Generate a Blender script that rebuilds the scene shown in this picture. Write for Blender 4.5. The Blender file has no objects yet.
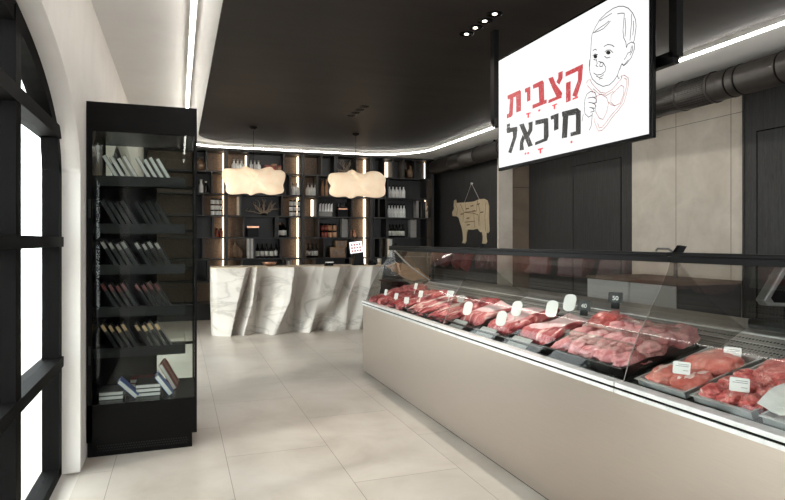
import bpy, bmesh, math, random
from mathutils import Vector, Matrix, noise
random.seed(7)
S = bpy.context.scene
COL = S.collection
PI = math.pi
# ------------------------------------------------------------------ camera model
YAW = math.atan(214/600.0); CS, SN = math.cos(YAW), math.sin(YAW); EYE = 1.4
def ray(px, py):
    u = (px-392.5)/600; v = (241-py)/600
    return Vector((SN+u*CS, CS-u*SN, v))
def on_x(px, py, X): r = ray(px, py); t = X/r.x; return Vector((X, r.y*t, EYE+r.z*t))
def on_y(px, py, Y): r = ray(px, py); t = Y/r.y; return Vector((r.x*t, Y, EYE+r.z*t))
def on_z(px, py, Z): r = ray(px, py); t = (Z-EYE)/r.z; return Vector((r.x*t, r.y*t, Z))

cam = bpy.data.cameras.new('camera'); cam.lens = 36*600/785; cam.sensor_width = 36
cam.shift_y = -9/785; cam.clip_start = .02
co = bpy.data.objects.new('camera', cam); COL.objects.link(co)
co.location = (0, 0, EYE); co.rotation_euler = (PI/2, 0, -YAW); S.camera = co

# ------------------------------------------------------------------ materials
def lin(c):
    return tuple(((x/255)/12.92 if x/255 <= .04045 else ((x/255+.055)/1.055)**2.4) for x in c)+(1,)
class NT:
    def __init__(s, name):
        s.m = bpy.data.materials.new(name); s.m.use_nodes = True; s.t = s.m.node_tree
        s.b = s.t.nodes['Principled BSDF']; s.out = s.t.nodes['Material Output']
    def n(s, ty, **kw):
        x = s.t.nodes.new(ty)
        for k, v in kw.items():
            if k in x.inputs: x.inputs[k].default_value = v
            else: setattr(x, k, v)
        return x
    def l(s, a, b): s.t.links.new(a, b)
    def coords(s, scale=(1, 1, 1), rot=(0, 0, 0), kind='Object'):
        tc = s.n('ShaderNodeTexCoord'); mp = s.n('ShaderNodeMapping')
        mp.inputs['Scale'].default_value = scale; mp.inputs['Rotation'].default_value = rot
        s.l(tc.outputs[kind], mp.inputs['Vector']); return mp.outputs['Vector']
    def ramp(s, fac, stops):
        r = s.n('ShaderNodeValToRGB'); e = r.color_ramp.elements
        while len(e) < len(stops): e.new(.5)
        for el, (p, c) in zip(e, stops): el.position = p; el.color = c if len(c) == 4 else lin(c)
        s.l(fac, r.inputs['Fac']); return r.outputs['Color']
    def noise(s, vec, scale, detail=4, rough=.5, dist=0):
        x = s.n('ShaderNodeTexNoise'); x.inputs['Scale'].default_value = scale
        x.inputs['Detail'].default_value = detail; x.inputs['Roughness'].default_value = rough
        x.inputs['Distortion'].default_value = dist
        s.l(vec, x.inputs['Vector']); return x.outputs['Fac']
    def bump(s, h, strength=.2, dist=.01):
        b = s.n('ShaderNodeBump'); b.inputs['Strength'].default_value = strength
        b.inputs['Distance'].default_value = dist
        s.l(h, b.inputs['Height']); s.l(b.outputs['Normal'], s.b.inputs['Normal'])
    def pr(s, **kw):
        for k, v in kw.items(): s.b.inputs[k].default_value = v
        return s
def plain(name, col, rough=.5, metal=0, var=.06, scale=18, emit=0, spec=.5, coat=0):
    t = NT(name); v = t.coords()
    f = t.noise(v, scale, 3)
    c = lin(col)
    lo = tuple(max(0, x*(1-var*2)) for x in c[:3])+(1,); hi = tuple(min(1, x*(1+var*2)) for x in c[:3])+(1,)
    cc = t.ramp(f, [(.3, lo), (.7, hi)])
    t.l(cc, t.b.inputs['Base Color'])
    t.pr(Roughness=rough, Metallic=metal); t.b.inputs['Specular IOR Level'].default_value = spec
    t.b.inputs['Coat Weight'].default_value = coat
    if emit: t.l(cc, t.b.inputs['Emission Color']); t.b.inputs['Emission Strength'].default_value = emit
    return t.m
def emitter(name, col, strength):
    t = NT(name); c = lin(col); t.pr(Roughness=.5)
    t.b.inputs['Base Color'].default_value = c; t.b.inputs['Emission Color'].default_value = c
    t.b.inputs['Emission Strength'].default_value = strength; return t.m
def glass(name, tint=(245, 248, 246), refl=1.0):
    t = NT(name); tr = t.n('ShaderNodeBsdfTransparent'); tr.inputs['Color'].default_value = lin(tint)
    gl = t.n('ShaderNodeBsdfGlossy'); gl.inputs['Roughness'].default_value = .0
    fr = t.n('ShaderNodeFresnel'); ge = t.n('ShaderNodeNewGeometry'); io = t.n('ShaderNodeMapRange')
    io.inputs[3].default_value = 1.45; io.inputs[4].default_value = 1/1.45      # the same pane seen from either side
    t.l(ge.outputs['Backfacing'], io.inputs[0]); t.l(io.outputs[0], fr.inputs['IOR'])
    mu = t.n('ShaderNodeMath', operation='MULTIPLY'); mu.inputs[1].default_value = refl
    t.l(fr.outputs[0], mu.inputs[0])
    mx = t.n('ShaderNodeMixShader'); t.l(mu.outputs[0], mx.inputs[0]); t.l(tr.outputs[0], mx.inputs[1]); t.l(gl.outputs[0], mx.inputs[2])
    t.l(mx.outputs[0], t.out.inputs['Surface']); return t.m
MT = {}
def floor_mat():
    t = NT('floor_tile'); v = t.coords()
    sp = t.n('ShaderNodeSeparateXYZ'); t.l(v, sp.inputs[0])
    cb = t.n('ShaderNodeCombineXYZ')
    ad = t.n('ShaderNodeMath', operation='ADD'); ad.inputs[1].default_value = 6.7+.38
    t.l(sp.outputs['X'], ad.inputs[0]); t.l(sp.outputs['Y'], cb.inputs['X']); t.l(ad.outputs[0], cb.inputs['Y'])
    br = t.n('ShaderNodeTexBrick'); br.inputs['Scale'].default_value = 1
    br.inputs['Brick Width'].default_value = 1.34; br.inputs['Row Height'].default_value = .67
    br.inputs['Mortar Size'].default_value = .0022; br.inputs['Mortar Smooth'].default_value = .2; br.inputs['Bias'].default_value = 0
    br.inputs['Color1'].default_value = (.9, .9, .9, 1); br.inputs['Color2'].default_value = (1, 1, 1, 1); br.inputs['Mortar'].default_value = (.42, .4, .38, 1)
    t.l(cb.outputs[0], br.inputs['Vector'])
    n1 = t.noise(v, 1.6, 7, .62, .5)
    c = t.ramp(n1, [(.25, (164, 154, 143)), (.5, (184, 175, 165)), (.75, (197, 190, 182))])
    mx = t.n('ShaderNodeMix', data_type='RGBA', blend_type='MULTIPLY'); mx.inputs[0].default_value = 1
    t.l(c, mx.inputs[6]); t.l(br.outputs['Color'], mx.inputs[7]); t.l(mx.outputs[2], t.b.inputs['Base Color'])
    rr = t.n('ShaderNodeMapRange'); rr.inputs[3].default_value = .3; rr.inputs[4].default_value = .46
    t.l(n1, rr.inputs[0]); t.l(rr.outputs[0], t.b.inputs['Roughness'])
    return t.m
def wood_mat(name, a, b, axis='Z', rough=.5):
    t = NT(name); sc = {'Z': (14, 14, .7), 'X': (.7, 14, 14), 'Y': (14, .7, 14)}[axis]
    v = t.coords(sc); f = t.noise(v, 3, 6, .65, .6)
    v2 = t.coords(tuple(x*5 for x in sc)); g = t.noise(v2, 4, 3, .6)
    md = t.n('ShaderNodeMath', operation='MULTIPLY'); t.l(f, md.inputs[0]); t.l(g, md.inputs[1])
    t.l(t.ramp(md.outputs[0], [(.12, a), (.4, b)]), t.b.inputs['Base Color'])
    t.pr(Roughness=rough); t.bump(g, .25, .004); return t.m
def plaster_mat(name, a, b, rough=.7, scale=2.2):
    t = NT(name); v = t.coords(); f = t.noise(v, scale, 8, .65, .4)
    t.l(t.ramp(f, [(.3, a), (.7, b)]), t.b.inputs['Base Color']); t.pr(Roughness=rough); return t.m
def marble_mat():
    t = NT('white_marble'); v = t.coords((1.5, 1.5, 3), (0, .6, .3))
    f = t.noise(v, .9, 7, .5, 1.2)
    ab = t.n('ShaderNodeMath', operation='SUBTRACT'); ab.inputs[1].default_value = .5; t.l(f, ab.inputs[0])
    a2 = t.n('ShaderNodeMath', operation='ABSOLUTE'); t.l(ab.outputs[0], a2.inputs[0])
    vein = t.ramp(a2.outputs[0], [(0, (176, 170, 163)), (.03, (200, 194, 187)), (.1, (208, 202, 195))])
    t.l(vein, t.b.inputs['Base Color']); t.pr(Roughness=.5)
    g = t.noise(t.coords((6, 6, 6)), 5, 5, .6); t.bump(g, .1, .006); return t.m
def steel_mat(name, col, rough=.3, sc=(4, 1.2, 160)):
    t = NT(name); v = t.coords(sc); f = t.noise(v, 5, 3, .6)
    c = lin(col); t.l(t.ramp(f, [(.3, tuple(x*.9 for x in c[:3])+(1,)), (.7, c)]), t.b.inputs['Base Color'])
    rr = t.n('ShaderNodeMapRange'); rr.inputs[3].default_value = rough-.06; rr.inputs[4].default_value = rough+.08
    t.l(f, rr.inputs[0]); t.l(rr.outputs[0], t.b.inputs['Roughness']); t.pr(Metallic=1.0); return t.m
def bronze_mat():
    t = NT('bronze_mesh_panel'); v = t.coords((1, 1, 1)); w = t.n('ShaderNodeTexVoronoi'); w.inputs['Scale'].default_value = 60
    t.l(v, w.inputs['Vector'])
    t.l(t.ramp(w.outputs['Distance'], [(.1, (134, 114, 94)), (.6, (80, 67, 55))]), t.b.inputs['Base Color'])
    t.pr(Roughness=.5, Metallic=.2); t.bump(w.outputs['Distance'], .5, .01); return t.m
def ceiling_dark():
    t = NT('dark_satin_ceiling'); v = t.coords((.6, 2.2, 1)); f = t.noise(v, 2.5, 6, .6)
    t.l(t.ramp(f, [(.3, (34, 30, 28)), (.7, (46, 41, 38))]), t.b.inputs['Base Color'])
    t.pr(Roughness=.5); t.b.inputs['Specular IOR Level'].default_value = .15; return t.m
def grille_mat(name, c0, c1):
    t = NT(name); v = t.coords((1, 1, 1)); w = t.n('ShaderNodeTexVoronoi'); w.inputs['Scale'].default_value = 55
    w.inputs['Randomness'].default_value = .15; t.l(v, w.inputs['Vector'])
    t.l(t.ramp(w.outputs['Distance'], [(.28, c0), (.42, c1)]), t.b.inputs['Base Color'])
    t.pr(Roughness=.35, Metallic=.6); t.bump(w.outputs['Distance'], .4, .006); return t.m
def meat_mat(name, dark, mid, pink, fat, fatpos=.62, scale=9, stretch=(1, 1, 1), bmp=.35):
    t = NT(name); oi = t.n('ShaderNodeObjectInfo'); tc = t.n('ShaderNodeTexCoord')
    vm = t.n('ShaderNodeVectorMath', operation='ADD'); sc = t.n('ShaderNodeVectorMath', operation='SCALE')
    cb = t.n('ShaderNodeCombineXYZ')
    for k in range(3): t.l(oi.outputs['Random'], cb.inputs[k])
    sc.inputs['Scale'].default_value = 17; t.l(cb.outputs[0], sc.inputs[0])
    mp = t.n('ShaderNodeMapping'); mp.inputs['Scale'].default_value = stretch
    t.l(tc.outputs['Object'], mp.inputs['Vector']); t.l(mp.outputs[0], vm.inputs[0]); t.l(sc.outputs[0], vm.inputs[1])
    f = t.noise(vm.outputs[0], scale, 5, .6, 1.2); g = t.noise(vm.outputs[0], scale*4, 3, .6, .5)
    c1 = t.ramp(f, [(.28, dark), (.45, mid), (.58, pink), (fatpos+.06, fat)])
    c2 = t.ramp(g, [(.55, (255, 255, 255)), (.72, (255, 225, 220))])
    mx = t.n('ShaderNodeMix', data_type='RGBA', blend_type='MULTIPLY'); mx.inputs[0].default_value = 1
    t.l(c1, mx.inputs[6]); t.l(c2, mx.inputs[7]); t.l(mx.outputs[2], t.b.inputs['Base Color'])
    t.pr(Roughness=.32); t.b.inputs['Subsurface Weight'].default_value = .08; t.b.inputs['Subsurface Radius'].default_value = (.02, .006, .005)
    t.bump(f, bmp, .012); return t.m
def lamp_mat():
    t = NT('parchment_lamp'); v = t.coords((1, 1, 1)); f = t.noise(v, 3, 6, .6, .8)
    c = t.ramp(f, [(.3, (228, 198, 164)), (.7, (240, 218, 190))])
    t.l(c, t.b.inputs['Base Color']); t.l(c, t.b.inputs['Emission Color']); t.b.inputs['Emission Strength'].default_value = .27
    t.pr(Roughness=.6); return t.m
def print_mat(name, col):                       # worn screen-printed letters: specks of the white screen show through
    t = NT(name); v = t.coords((1, 30, 12)); f = t.noise(v, 2.5, 6, .75, .4)
    c = t.ramp(f, [(.34, (250, 250, 250)), (.37, col), (.60, col), (.61, (250, 250, 250)), (.63, col)])
    t.l(c, t.b.inputs['Emission Color']); t.b.inputs['Emission Strength'].default_value = .50
    t.pr(Roughness=.7); t.b.inputs['Base Color'].default_value = (.02, .02, .02, 1); return t.m

MT['floor'] = floor_mat()
MT['white'] = plaster_mat('white_plaster', (228, 226, 223), (236, 234, 231), .8, 1.5)
MT['wallw'] = plaster_mat('warm_white_plaster', (206, 201, 194), (218, 213, 206), .8, 2)
MT['beige'] = plaster_mat('beige_stone_tile', (188, 177, 163), (214, 204, 191), .6, 2.4)
MT['brown'] = plaster_mat('brown_panel', (96, 82, 68), (120, 104, 88), .6, 2)
MT['grout'] = plain('tile_joint', (120, 110, 99), .8)
MT['bwood'] = wood_mat('black_stained_wood', (26, 25, 25), (62, 60, 59), 'Z', .55)
MT['shelfwood'] = wood_mat('black_shelf_wood', (14, 13, 13), (36, 33, 31), 'Z', .5)
MT['ceil_dark'] = ceiling_dark()
MT['black'] = plain('black_lacquer', (11, 10, 10), .25, spec=.1)
MT['blackm'] = plain('black_metal', (12, 11, 11), .4, 0, spec=.1)
MT['frame'] = plain('dark_window_steel', (12, 11, 11), .6, 0, spec=.04)
MT['greyplate'] = plain('dark_grey_shelf', (20, 20, 20), .4, spec=.25)
MT['led'] = emitter('white_light_strip', (255, 250, 242), 12)
MT['warmled'] = emitter('warm_light_strip', (255, 226, 192), 2.2)
MT['warmdim'] = emitter('soft_light_strip', (255, 222, 186), 1.3)
MT['coolled'] = emitter('case_light_strip', (255, 246, 240), 2.5)
MT['spot'] = emitter('spot_lens', (255, 244, 228), 3)
MT['screen'] = emitter('lit_screen', (252, 252, 252), .50); MT['screen'].node_tree.nodes['Principled BSDF'].inputs['Base Color'].default_value = (.02, .02, .02, 1)
MT['lamp'] = lamp_mat()
MT['marble'] = marble_mat()
MT['top'] = plaster_mat('travertine_top', (196, 180, 158), (216, 203, 184), .45, 5)
MT['steel'] = steel_mat('brushed_steel', (184, 172, 161), .38)
MT['chrome'] = plain('polished_steel', (232, 232, 230), .25, .15)
MT['grille'] = grille_mat('perforated_metal', (30, 30, 30), (164, 161, 156)); MT['dgrille'] = grille_mat('duct_mesh', (8, 8, 8), (74, 71, 68))
MT['mesh_grey'] = MT['grille']
MT['duct'] = plain('dark_duct_metal', (62, 58, 55), .42, .4)
MT['bronze'] = bronze_mat()
MT['glass'] = glass('clear_glass', refl=.6)
MT['tglass'] = glass('smoked_glass', (234, 233, 231), .85)
MT['granite'] = plaster_mat('dark_granite', (72, 68, 64), (108, 103, 98), .3, 30)
MT['deck'] = plain('dark_deck_steel', (40, 39, 38), .3, .4)
MT['scalegrey'] = plain('scale_grey', (104, 103, 101), .35, .2)
MT['tapsteel'] = plain('tap_steel', (120, 116, 112), .3, .4)
MT['traydark'] = plain('black_tray', (24, 23, 23), .28)
MT['traygrey'] = plain('grey_steel_tray', (186, 186, 184), .3, .3)
MT['beef'] = meat_mat('beef', (112, 34, 38), (158, 58, 62), (190, 98, 98), (228, 190, 180), .64, 16)
MT['strip'] = meat_mat('rib_meat', (136, 44, 48), (178, 76, 80), (206, 126, 126), (232, 198, 190), .58, 15, (.5, 1.6, 1))
MT['pink'] = meat_mat('pink_meat', (190, 102, 106), (212, 138, 141), (224, 164, 165), (236, 200, 198), .68, 9)
MT['palepink'] = meat_mat('pale_veal', (226, 166, 172), (236, 194, 197), (240, 212, 212), (242, 224, 222), .64, 9)
MT['pork'] = meat_mat('pork', (186, 84, 76), (208, 116, 104), (220, 142, 130), (236, 196, 182), .68, 10, bmp=.12)
MT['cubes'] = meat_mat('stew_meat', (150, 44, 46), (190, 84, 80), (214, 126, 120), (236, 200, 190), .62, 18)
MT['fat'] = plain('white_fat', (232, 206, 198), .4)
MT['rim'] = plain('red_meat_edge', (150, 48, 50), .4)
MT['tag'] = plain('white_card', (236, 235, 232), .5, 0, .02)
MT['tagb'] = plain('black_card', (22, 22, 22), .5)
MT['paper'] = plain('white_paper', (224, 222, 218), .7)
MT['print'] = plain('grey_print', (150, 148, 146), .7)
MT['redtxt'] = print_mat('red_print', (196, 58, 64))
MT['blktxt'] = print_mat('black_print', (40, 36, 36))
MT['redmark'] = plain('red_mark', (200, 60, 64), .7, emit=.5)
MT['ink'] = plain('grey_ink', (24, 23, 23), .7)
MT['redink'] = plain('red_ink', (196, 138, 132), .7)
MT['cow'] = plaster_mat('plywood', (186, 166, 136), (204, 186, 156), .6, 6)
MT['burn'] = plain('burnt_line', (92, 66, 44), .7)
MT['board'] = wood_mat('olive_wood', (150, 104, 66), (206, 158, 112), 'X', .45)
MT['bookw'] = plain('page_edges', (205, 203, 198), .7)
MT['bookk'] = plain('black_cover', (9, 9, 9), .35, spec=.35)
MT['bookr'] = plain('red_cover', (128, 48, 42), .5)
MT['bookg'] = plain('gilt_edge', (168, 140, 104), .4, .4)
MT['reddark'] = plain('dark_red_edge', (92, 36, 34), .4)
MT['bookb'] = plain('blue_cover', (56, 88, 158), .5)
MT['greybook'] = plain('grey_cover', (140, 136, 132), .6)
MT['bottle_dark'] = plain('dark_bottle_glass', (22, 20, 18), .12)
MT['bottle_white'] = plain('white_bottle', (222, 220, 216), .25)
MT['bottle_red'] = plain('red_jar_glass', (140, 60, 44), .15)
MT['bottle_amber'] = plain('amber_jar_glass', (176, 126, 92), .15)
MT['label'] = plain('bottle_label', (222, 218, 210), .6)
MT['copper'] = plain('copper', (196, 146, 118), .3, .8)
MT['kraft'] = plain('kraft_box', (138, 108, 80), .7)
MT['cream'] = plain('cream_ceramic', (226, 212, 190), .4, emit=0)
MT['amber'] = plaster_mat('brown_ceramic', (92, 70, 52), (138, 110, 84), .35, 14)
MT['white_front'] = plain('white_cabinet_front', (206, 206, 205), .5, 0, .01)
MT['twig'] = plain('dry_twig', (150, 132, 114), .7)
MT['pavement'] = plaster_mat('outside_pavement', (210, 202, 192), (224, 218, 210), .8, 2)
MT['kitchen'] = plain('charcoal_cabinet_side', (50, 48, 47), .5)

# ------------------------------------------------------------------ mesh builder
class MB:
    def __init__(s): s.v = []; s.f = []; s.sm = []
    def add(s, vs, fs, smooth=False):
        o = len(s.v); s.v += [tuple(p) for p in vs]
        for f in fs: s.f.append([i+o for i in f]); s.sm.append(smooth)
        return s
    def box(s, x0, y0, z0, x1, y1, z1, M=None):
        vs = [Vector((x, y, z)) for z in (z0, z1) for y in (y0, y1) for x in (x0, x1)]
        if M is not None: vs = [M @ v for v in vs]
        return s.add(vs, [(0, 2, 3, 1), (4, 5, 7, 6), (0, 1, 5, 4), (2, 6, 7, 3), (0, 4, 6, 2), (1, 3, 7, 5)])
    def prism(s, pts, off, smooth=False):       # planar polygon + offset vector
        n = len(pts); a = [Vector(p) for p in pts]; b = [p+Vector(off) for p in a]
        fs = [list(range(n))[::-1], [i+n for i in range(n)]]
        fs += [(i, (i+1) % n, (i+1) % n+n, i+n) for i in range(n)]
        return s.add(a+b, fs, smooth)
    def tube(s, pts, r, seg=8, cap=True):
        pts = [Vector(p) for p in pts]; n = len(pts); rs = r if isinstance(r, (list, tuple)) else [r]*n
        vs = []; up = Vector((0, 0, 1))
        for i, p in enumerate(pts):
            d = (pts[min(i+1, n-1)]-pts[max(i-1, 0)]).normalized()
            ref = up if abs(d.z) < .95 else Vector((1, 0, 0))
            a = d.cross(ref).normalized(); b = a.cross(d)
            for k in range(seg): vs.append(p+(a*math.cos(2*PI*k/seg)+b*math.sin(2*PI*k/seg))*rs[i])
        fs = [(i*seg+k, i*seg+(k+1) % seg, (i+1)*seg+(k+1) % seg, (i+1)*seg+k) for i in range(n-1) for k in range(seg)]
        s.add(vs, fs, True)
        if cap: s.add(vs[:seg], [tuple(range(seg))]); s.add(vs[-seg:], [tuple(range(seg))[::-1]])
        return s
    def lathe(s, prof, seg=14, c=(0, 0, 0)):
        vs = []
        for r, z in prof:
            for k in range(seg): vs.append((c[0]+r*math.cos(2*PI*k/seg), c[1]+r*math.sin(2*PI*k/seg), c[2]+z))
        fs = [(i*seg+k, i*seg+(k+1) % seg, (i+1)*seg+(k+1) % seg, (i+1)*seg+k) for i in range(len(prof)-1) for k in range(seg)]
        s.add(vs, fs, True)
        s.add(vs[:seg], [tuple(range(seg))[::-1]]); s.add(vs[-seg:], [tuple(range(seg))])
        return s
    def ribbon(s, pts, w, nrm, closed=False):   # flat drawn line lying in a plane
        pts = [Vector(p) for p in pts]; nrm = Vector(nrm)
        if closed: pts = pts+[pts[0]]
        for a, b in zip(pts, pts[1:]):
            d = b-a
            if d.length < 1e-6: continue
            d.normalize(); q = d.cross(nrm)*w*.5; e = d*w*.3
            s.add([a-e-q, b+e-q, b+e+q, a-e+q], [(0, 1, 2, 3)])
        return s
    def blob(s, sx, sy, sz, seed, amp=.18, freq=2.2, sub=3, flat=.55, M=None):
        bm = bmesh.new(); bmesh.ops.create_icosphere(bm, subdivisions=sub, radius=1)
        off = Vector((seed*3.7, seed*1.3, seed*2.1))
        for v in bm.verts:
            d = v.co.normalized(); k = 1+amp*noise.noise(d*freq+off)+amp*.5*noise.noise(d*freq*2.3+off)+amp*.22*noise.noise(d*freq*6+off)
            k -= amp*.7*max(0, .13-abs(noise.noise(d*freq*1.1-off)))/.13
            p = d*k
            if p.z < -flat: p.z = -flat
            p.z = p.z+flat
            v.co = Vector((p.x*sx, p.y*sy, p.z*sz/(1+flat)))
        vs = [v.co.copy() for v in bm.verts]; fs = [[v.index for v in f.verts] for f in bm.faces]; bm.free()
        if M is not None: vs = [M @ v for v in vs]
        return s.add(vs, fs, True)
    def build(s, name, mat, parent=None, loc=None, rot=None, bevel=0):
        me = bpy.data.meshes.new(name); me.from_pydata(s.v, [], s.f)
        for p, q in zip(me.polygons, s.sm): p.use_smooth = q
        bm = bmesh.new(); bm.from_mesh(me); bmesh.ops.remove_doubles(bm, verts=bm.verts, dist=1e-6)
        bmesh.ops.recalc_face_normals(bm, faces=bm.faces); bm.to_mesh(me); bm.free()
        me.materials.append(MT[mat] if isinstance(mat, str) else mat)
        o = bpy.data.objects.new(name, me); COL.objects.link(o)
        if parent is not None: o.parent = parent
        if loc is not None: o.location = loc
        if rot is not None: o.rotation_euler = rot
        if bevel:
            b = o.modifiers.new('bevel', 'BEVEL'); b.width = bevel; b.segments = 2; b.limit_method = 'ANGLE'
        return o
def box(*a): return MB().box(*a)
def tag(o, label, cat, group=None, kind=None):
    o['label'] = label; o['category'] = cat
    if group: o['group'] = group
    if kind: o['kind'] = kind
    return o
def thing(name, label, cat, loc=(0, 0, 0), rz=0, group=None, rot=None):
    o = bpy.data.objects.new(name, None); COL.objects.link(o); o.empty_display_size = .1
    o.location = loc; o.rotation_euler = rot if rot else (0, 0, rz)
    return tag(o, label, cat, group)
def struct(name, mb, mat, parent=None, bevel=0):
    o = mb.build(name, mat, parent, bevel=bevel)
    if parent is None: o['kind'] = 'structure'
    return o
def dup(src, loc, label, rot=None, group=None):
    r = src.copy(); COL.objects.link(r); r.location = loc
    if rot is not None: r.rotation_euler = rot
    r['label'] = label
    if group: r['group'] = group
    for ch in list(src.children):
        c = ch.copy(); COL.objects.link(c); c.parent = r
        for g in list(ch.children):
            d = g.copy(); COL.objects.link(d); d.parent = c
    return r
ORD = ['first', 'second', 'third', 'fourth', 'fifth', 'sixth', 'seventh', 'eighth', 'ninth', 'tenth', 'eleventh', 'twelfth',
       'thirteenth', 'fourteenth', 'fifteenth', 'sixteenth', 'seventeenth', 'eighteenth', 'nineteenth', 'twentieth']
def nth(i, n): return 'leftmost' if i == 0 else ('rightmost' if i == n-1 else ORD[i]+' from left')

# ------------------------------------------------------------------ room shell
WL, WR, YB, YS, CH = -.56, 5.6, 11.5, -3.2, 3.04
COWX, PIERY = 5.0, 8.81
struct('floor', box(WL-.0, YS, -.12, WR, YB, 0), 'floor')
struct('ground_outside', box(-9, YS, -.14, WL, YB+1, -.02), 'pavement')
struct('ceiling', box(WL-.4, YS, CH, WR+.2, YB+.2, CH+.15), 'white')
struct('added_wall_front', box(WL-.4, YS-.2, 0, 1.2, YS, CH), 'kitchen')  # unseen wall, added dark to keep bright sky out of the showcase glass
struct('wall_back', box(WL-.4, YB, 0, WR+.2, YB+.15, CH), 'shelfwood')
def arch_z(y, yc, a=1.66, zs=1.8, b=.68):
    t = 1-((y-yc)/a)**2
    return zs+b*math.sqrt(max(0, t))
def arched_wall(windows, x0, x1, ys0, ys1):
    mb = MB(); edges = [ys0]
    for yc in windows: edges += [yc-1.66, yc+1.66]
    edges.append(ys1)
    for i in range(0, len(edges), 2): mb.box(x0, edges[i], 0, x1, edges[i+1], CH)
    N = 48
    for yc in windows:
        ys = [yc-1.66*math.cos(PI*i/N) for i in range(N+1)]
        for ya, yb in zip(ys, ys[1:]):
            za, zb = arch_z(ya, yc), arch_z(yb, yc)
            for X in (x0, x1): mb.add([(X, ya, za), (X, yb, zb), (X, yb, CH), (X, ya, CH)], [(0, 1, 2, 3)])
            mb.add([(x0, ya, za), (x0, yb, zb), (x1, yb, zb), (x1, ya, za)], [(0, 1, 2, 3)], True)
    return mb
WYC = (2.4, 7.4)
LSPLIT = 4.93
struct('wall_left', arched_wall(WYC[:1], WL-.2, WL, .6, LSPLIT), 'wallw')
struct('wall_left_near', box(WL-.2, YS, 0, WL, .6, CH), 'duct')  # unseen stretch of wall, darkened to take haze off the showcase glass
struct('wall_left_far', arched_wall(WYC[1:], WL-.2, WL, LSPLIT, YB), 'wallw')
for n, yc in enumerate(WYC):
    w = bpy.data.objects.new('window_%d' % (n+1), None); COL.objects.link(w); w['kind'] = 'structure'
    xa, xb = WL-.19, WL-.10
    fr = MB(); N = 40; a, t = 1.66, .085
    ys = [yc-a*math.cos(PI*i/N) for i in range(N+1)]
    def inner(y): # second curve of the arched head, thick steel plate
        q = (y-yc)/(a-t); q = max(-1, min(1, q)); return max(2.0, 1.8+(.68-.10)*math.sqrt(max(0, 1-q*q))) if abs(q) < 1 else 1.8
    for ya, yb in zip(ys, ys[1:]):
        A, B = arch_z(ya, yc), arch_z(yb, yc); c, d = inner(ya), inner(yb)
        for X in (xa, xb): fr.add([(X, ya, c), (X, yb, d), (X, yb, B), (X, ya, A)], [(0, 1, 2, 3)])
        fr.add([(xa, ya, c), (xa, yb, d), (xb, yb, d), (xb, ya, c)], [(0, 1, 2, 3)])
    fr.box(xa, yc-a, 0, xb, yc-a+t, 1.85).box(xa, yc+a-t, 0, xb, yc+a, 1.85).box(xa, yc-a, 0, xb, yc+a, .06)
    fr.build('window_frame', 'frame', w)
    for dz, hh in ((.65, .06), (1.365, .06), (2.0, .07)):
        half = a*math.sqrt(max(0, 1-((max(dz, 1.8)-1.8)/.68)**2))-.01
        box(xa-.01, yc-half, dz, xb+.012, yc+half, dz+hh).build('transom', 'frame', w)
    for k in (-.6, .6):
        box(xa-.005, yc+k-.045, .02, xb+.006, yc+k+.045, arch_z(yc+k, yc)-.02).build('mullion', 'frame', w)
    gl = MB(); ring = [(xa+.04, yc-a+.02, .03), (xa+.04, yc+a-.02, .03)]+[(xa+.04, yc+(a-.02)*math.cos(PI*i/24), 1.8+.66*math.sin(PI*i/24)) for i in range(25)]
    gl.prism(ring, (.006, 0, 0)).build('pane', 'glass', w)

# right wall: black timber, beige stone bay, pier and brown door
Y1 = on_x(743, 270, WR).y; Y2 = on_x(632, 240, WR).y
struct('wall_right', box(WR, YS, 0, WR+.2, Y1, CH), 'bwood')
sb = struct('wall_right_stone', box(WR, Y1, 0, WR+.2, Y2, CH), 'beige')
jm = MB()
for px in (676, 731):
    y = on_x(px, 200, WR).y; jm.box(WR-.0015, y-.003, 0, WR, y+.003, CH)
jz = on_x(741, 112, WR).z; jm.box(WR-.0015, Y1, jz-.003, WR, Y2, jz+.003)
jm.build('tile_joint', 'grout', sb)
struct('trim_1', box(WR-.012, Y1-.02, 0, WR, Y1, CH), 'bwood')
struct('wall_right_timber', box(WR, Y2, 0, WR+.2, PIERY, CH), 'bwood')
struct('wall_right_far', box(COWX, PIERY+.02, 0, WR+.2, YB, CH), 'bwood')
struct('wall_pier', box(COWX, PIERY-.02, 0, 5.27, PIERY+.02, CH), 'beige')
zl = on_y(520, 187, PIERY).z
struct('door_1', box(5.27, PIERY, 0, WR, PIERY+.02, zl-.012), 'brown')
struct('wall_lintel', box(5.27, PIERY-.004, zl, WR, PIERY+.02, CH), 'brown')
def flush_door(n, pa, pb, ptop, tall=True):
    ya, yb = on_x(pa, 200, WR).y, on_x(pb, 200, WR).y
    z = ptop
    if ya > yb: ya, yb = yb, ya
    d = struct(n, box(WR-.006, ya, 0, WR+.01, yb, z), 'bwood')
    MB().box(WR-.007, ya-.012, 0, WR-.001, ya, z+.012).box(WR-.007, yb, 0, WR-.001, yb+.012, z+.012).box(WR-.007, ya, z, WR-.001, yb, z+.012).build('door_gap', 'black', d)
flush_door('door_2', 573.7, 621, on_x(621, 158, WR).z)
flush_door('door_3', 758, 900, on_x(758, 132, WR).z)

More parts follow.
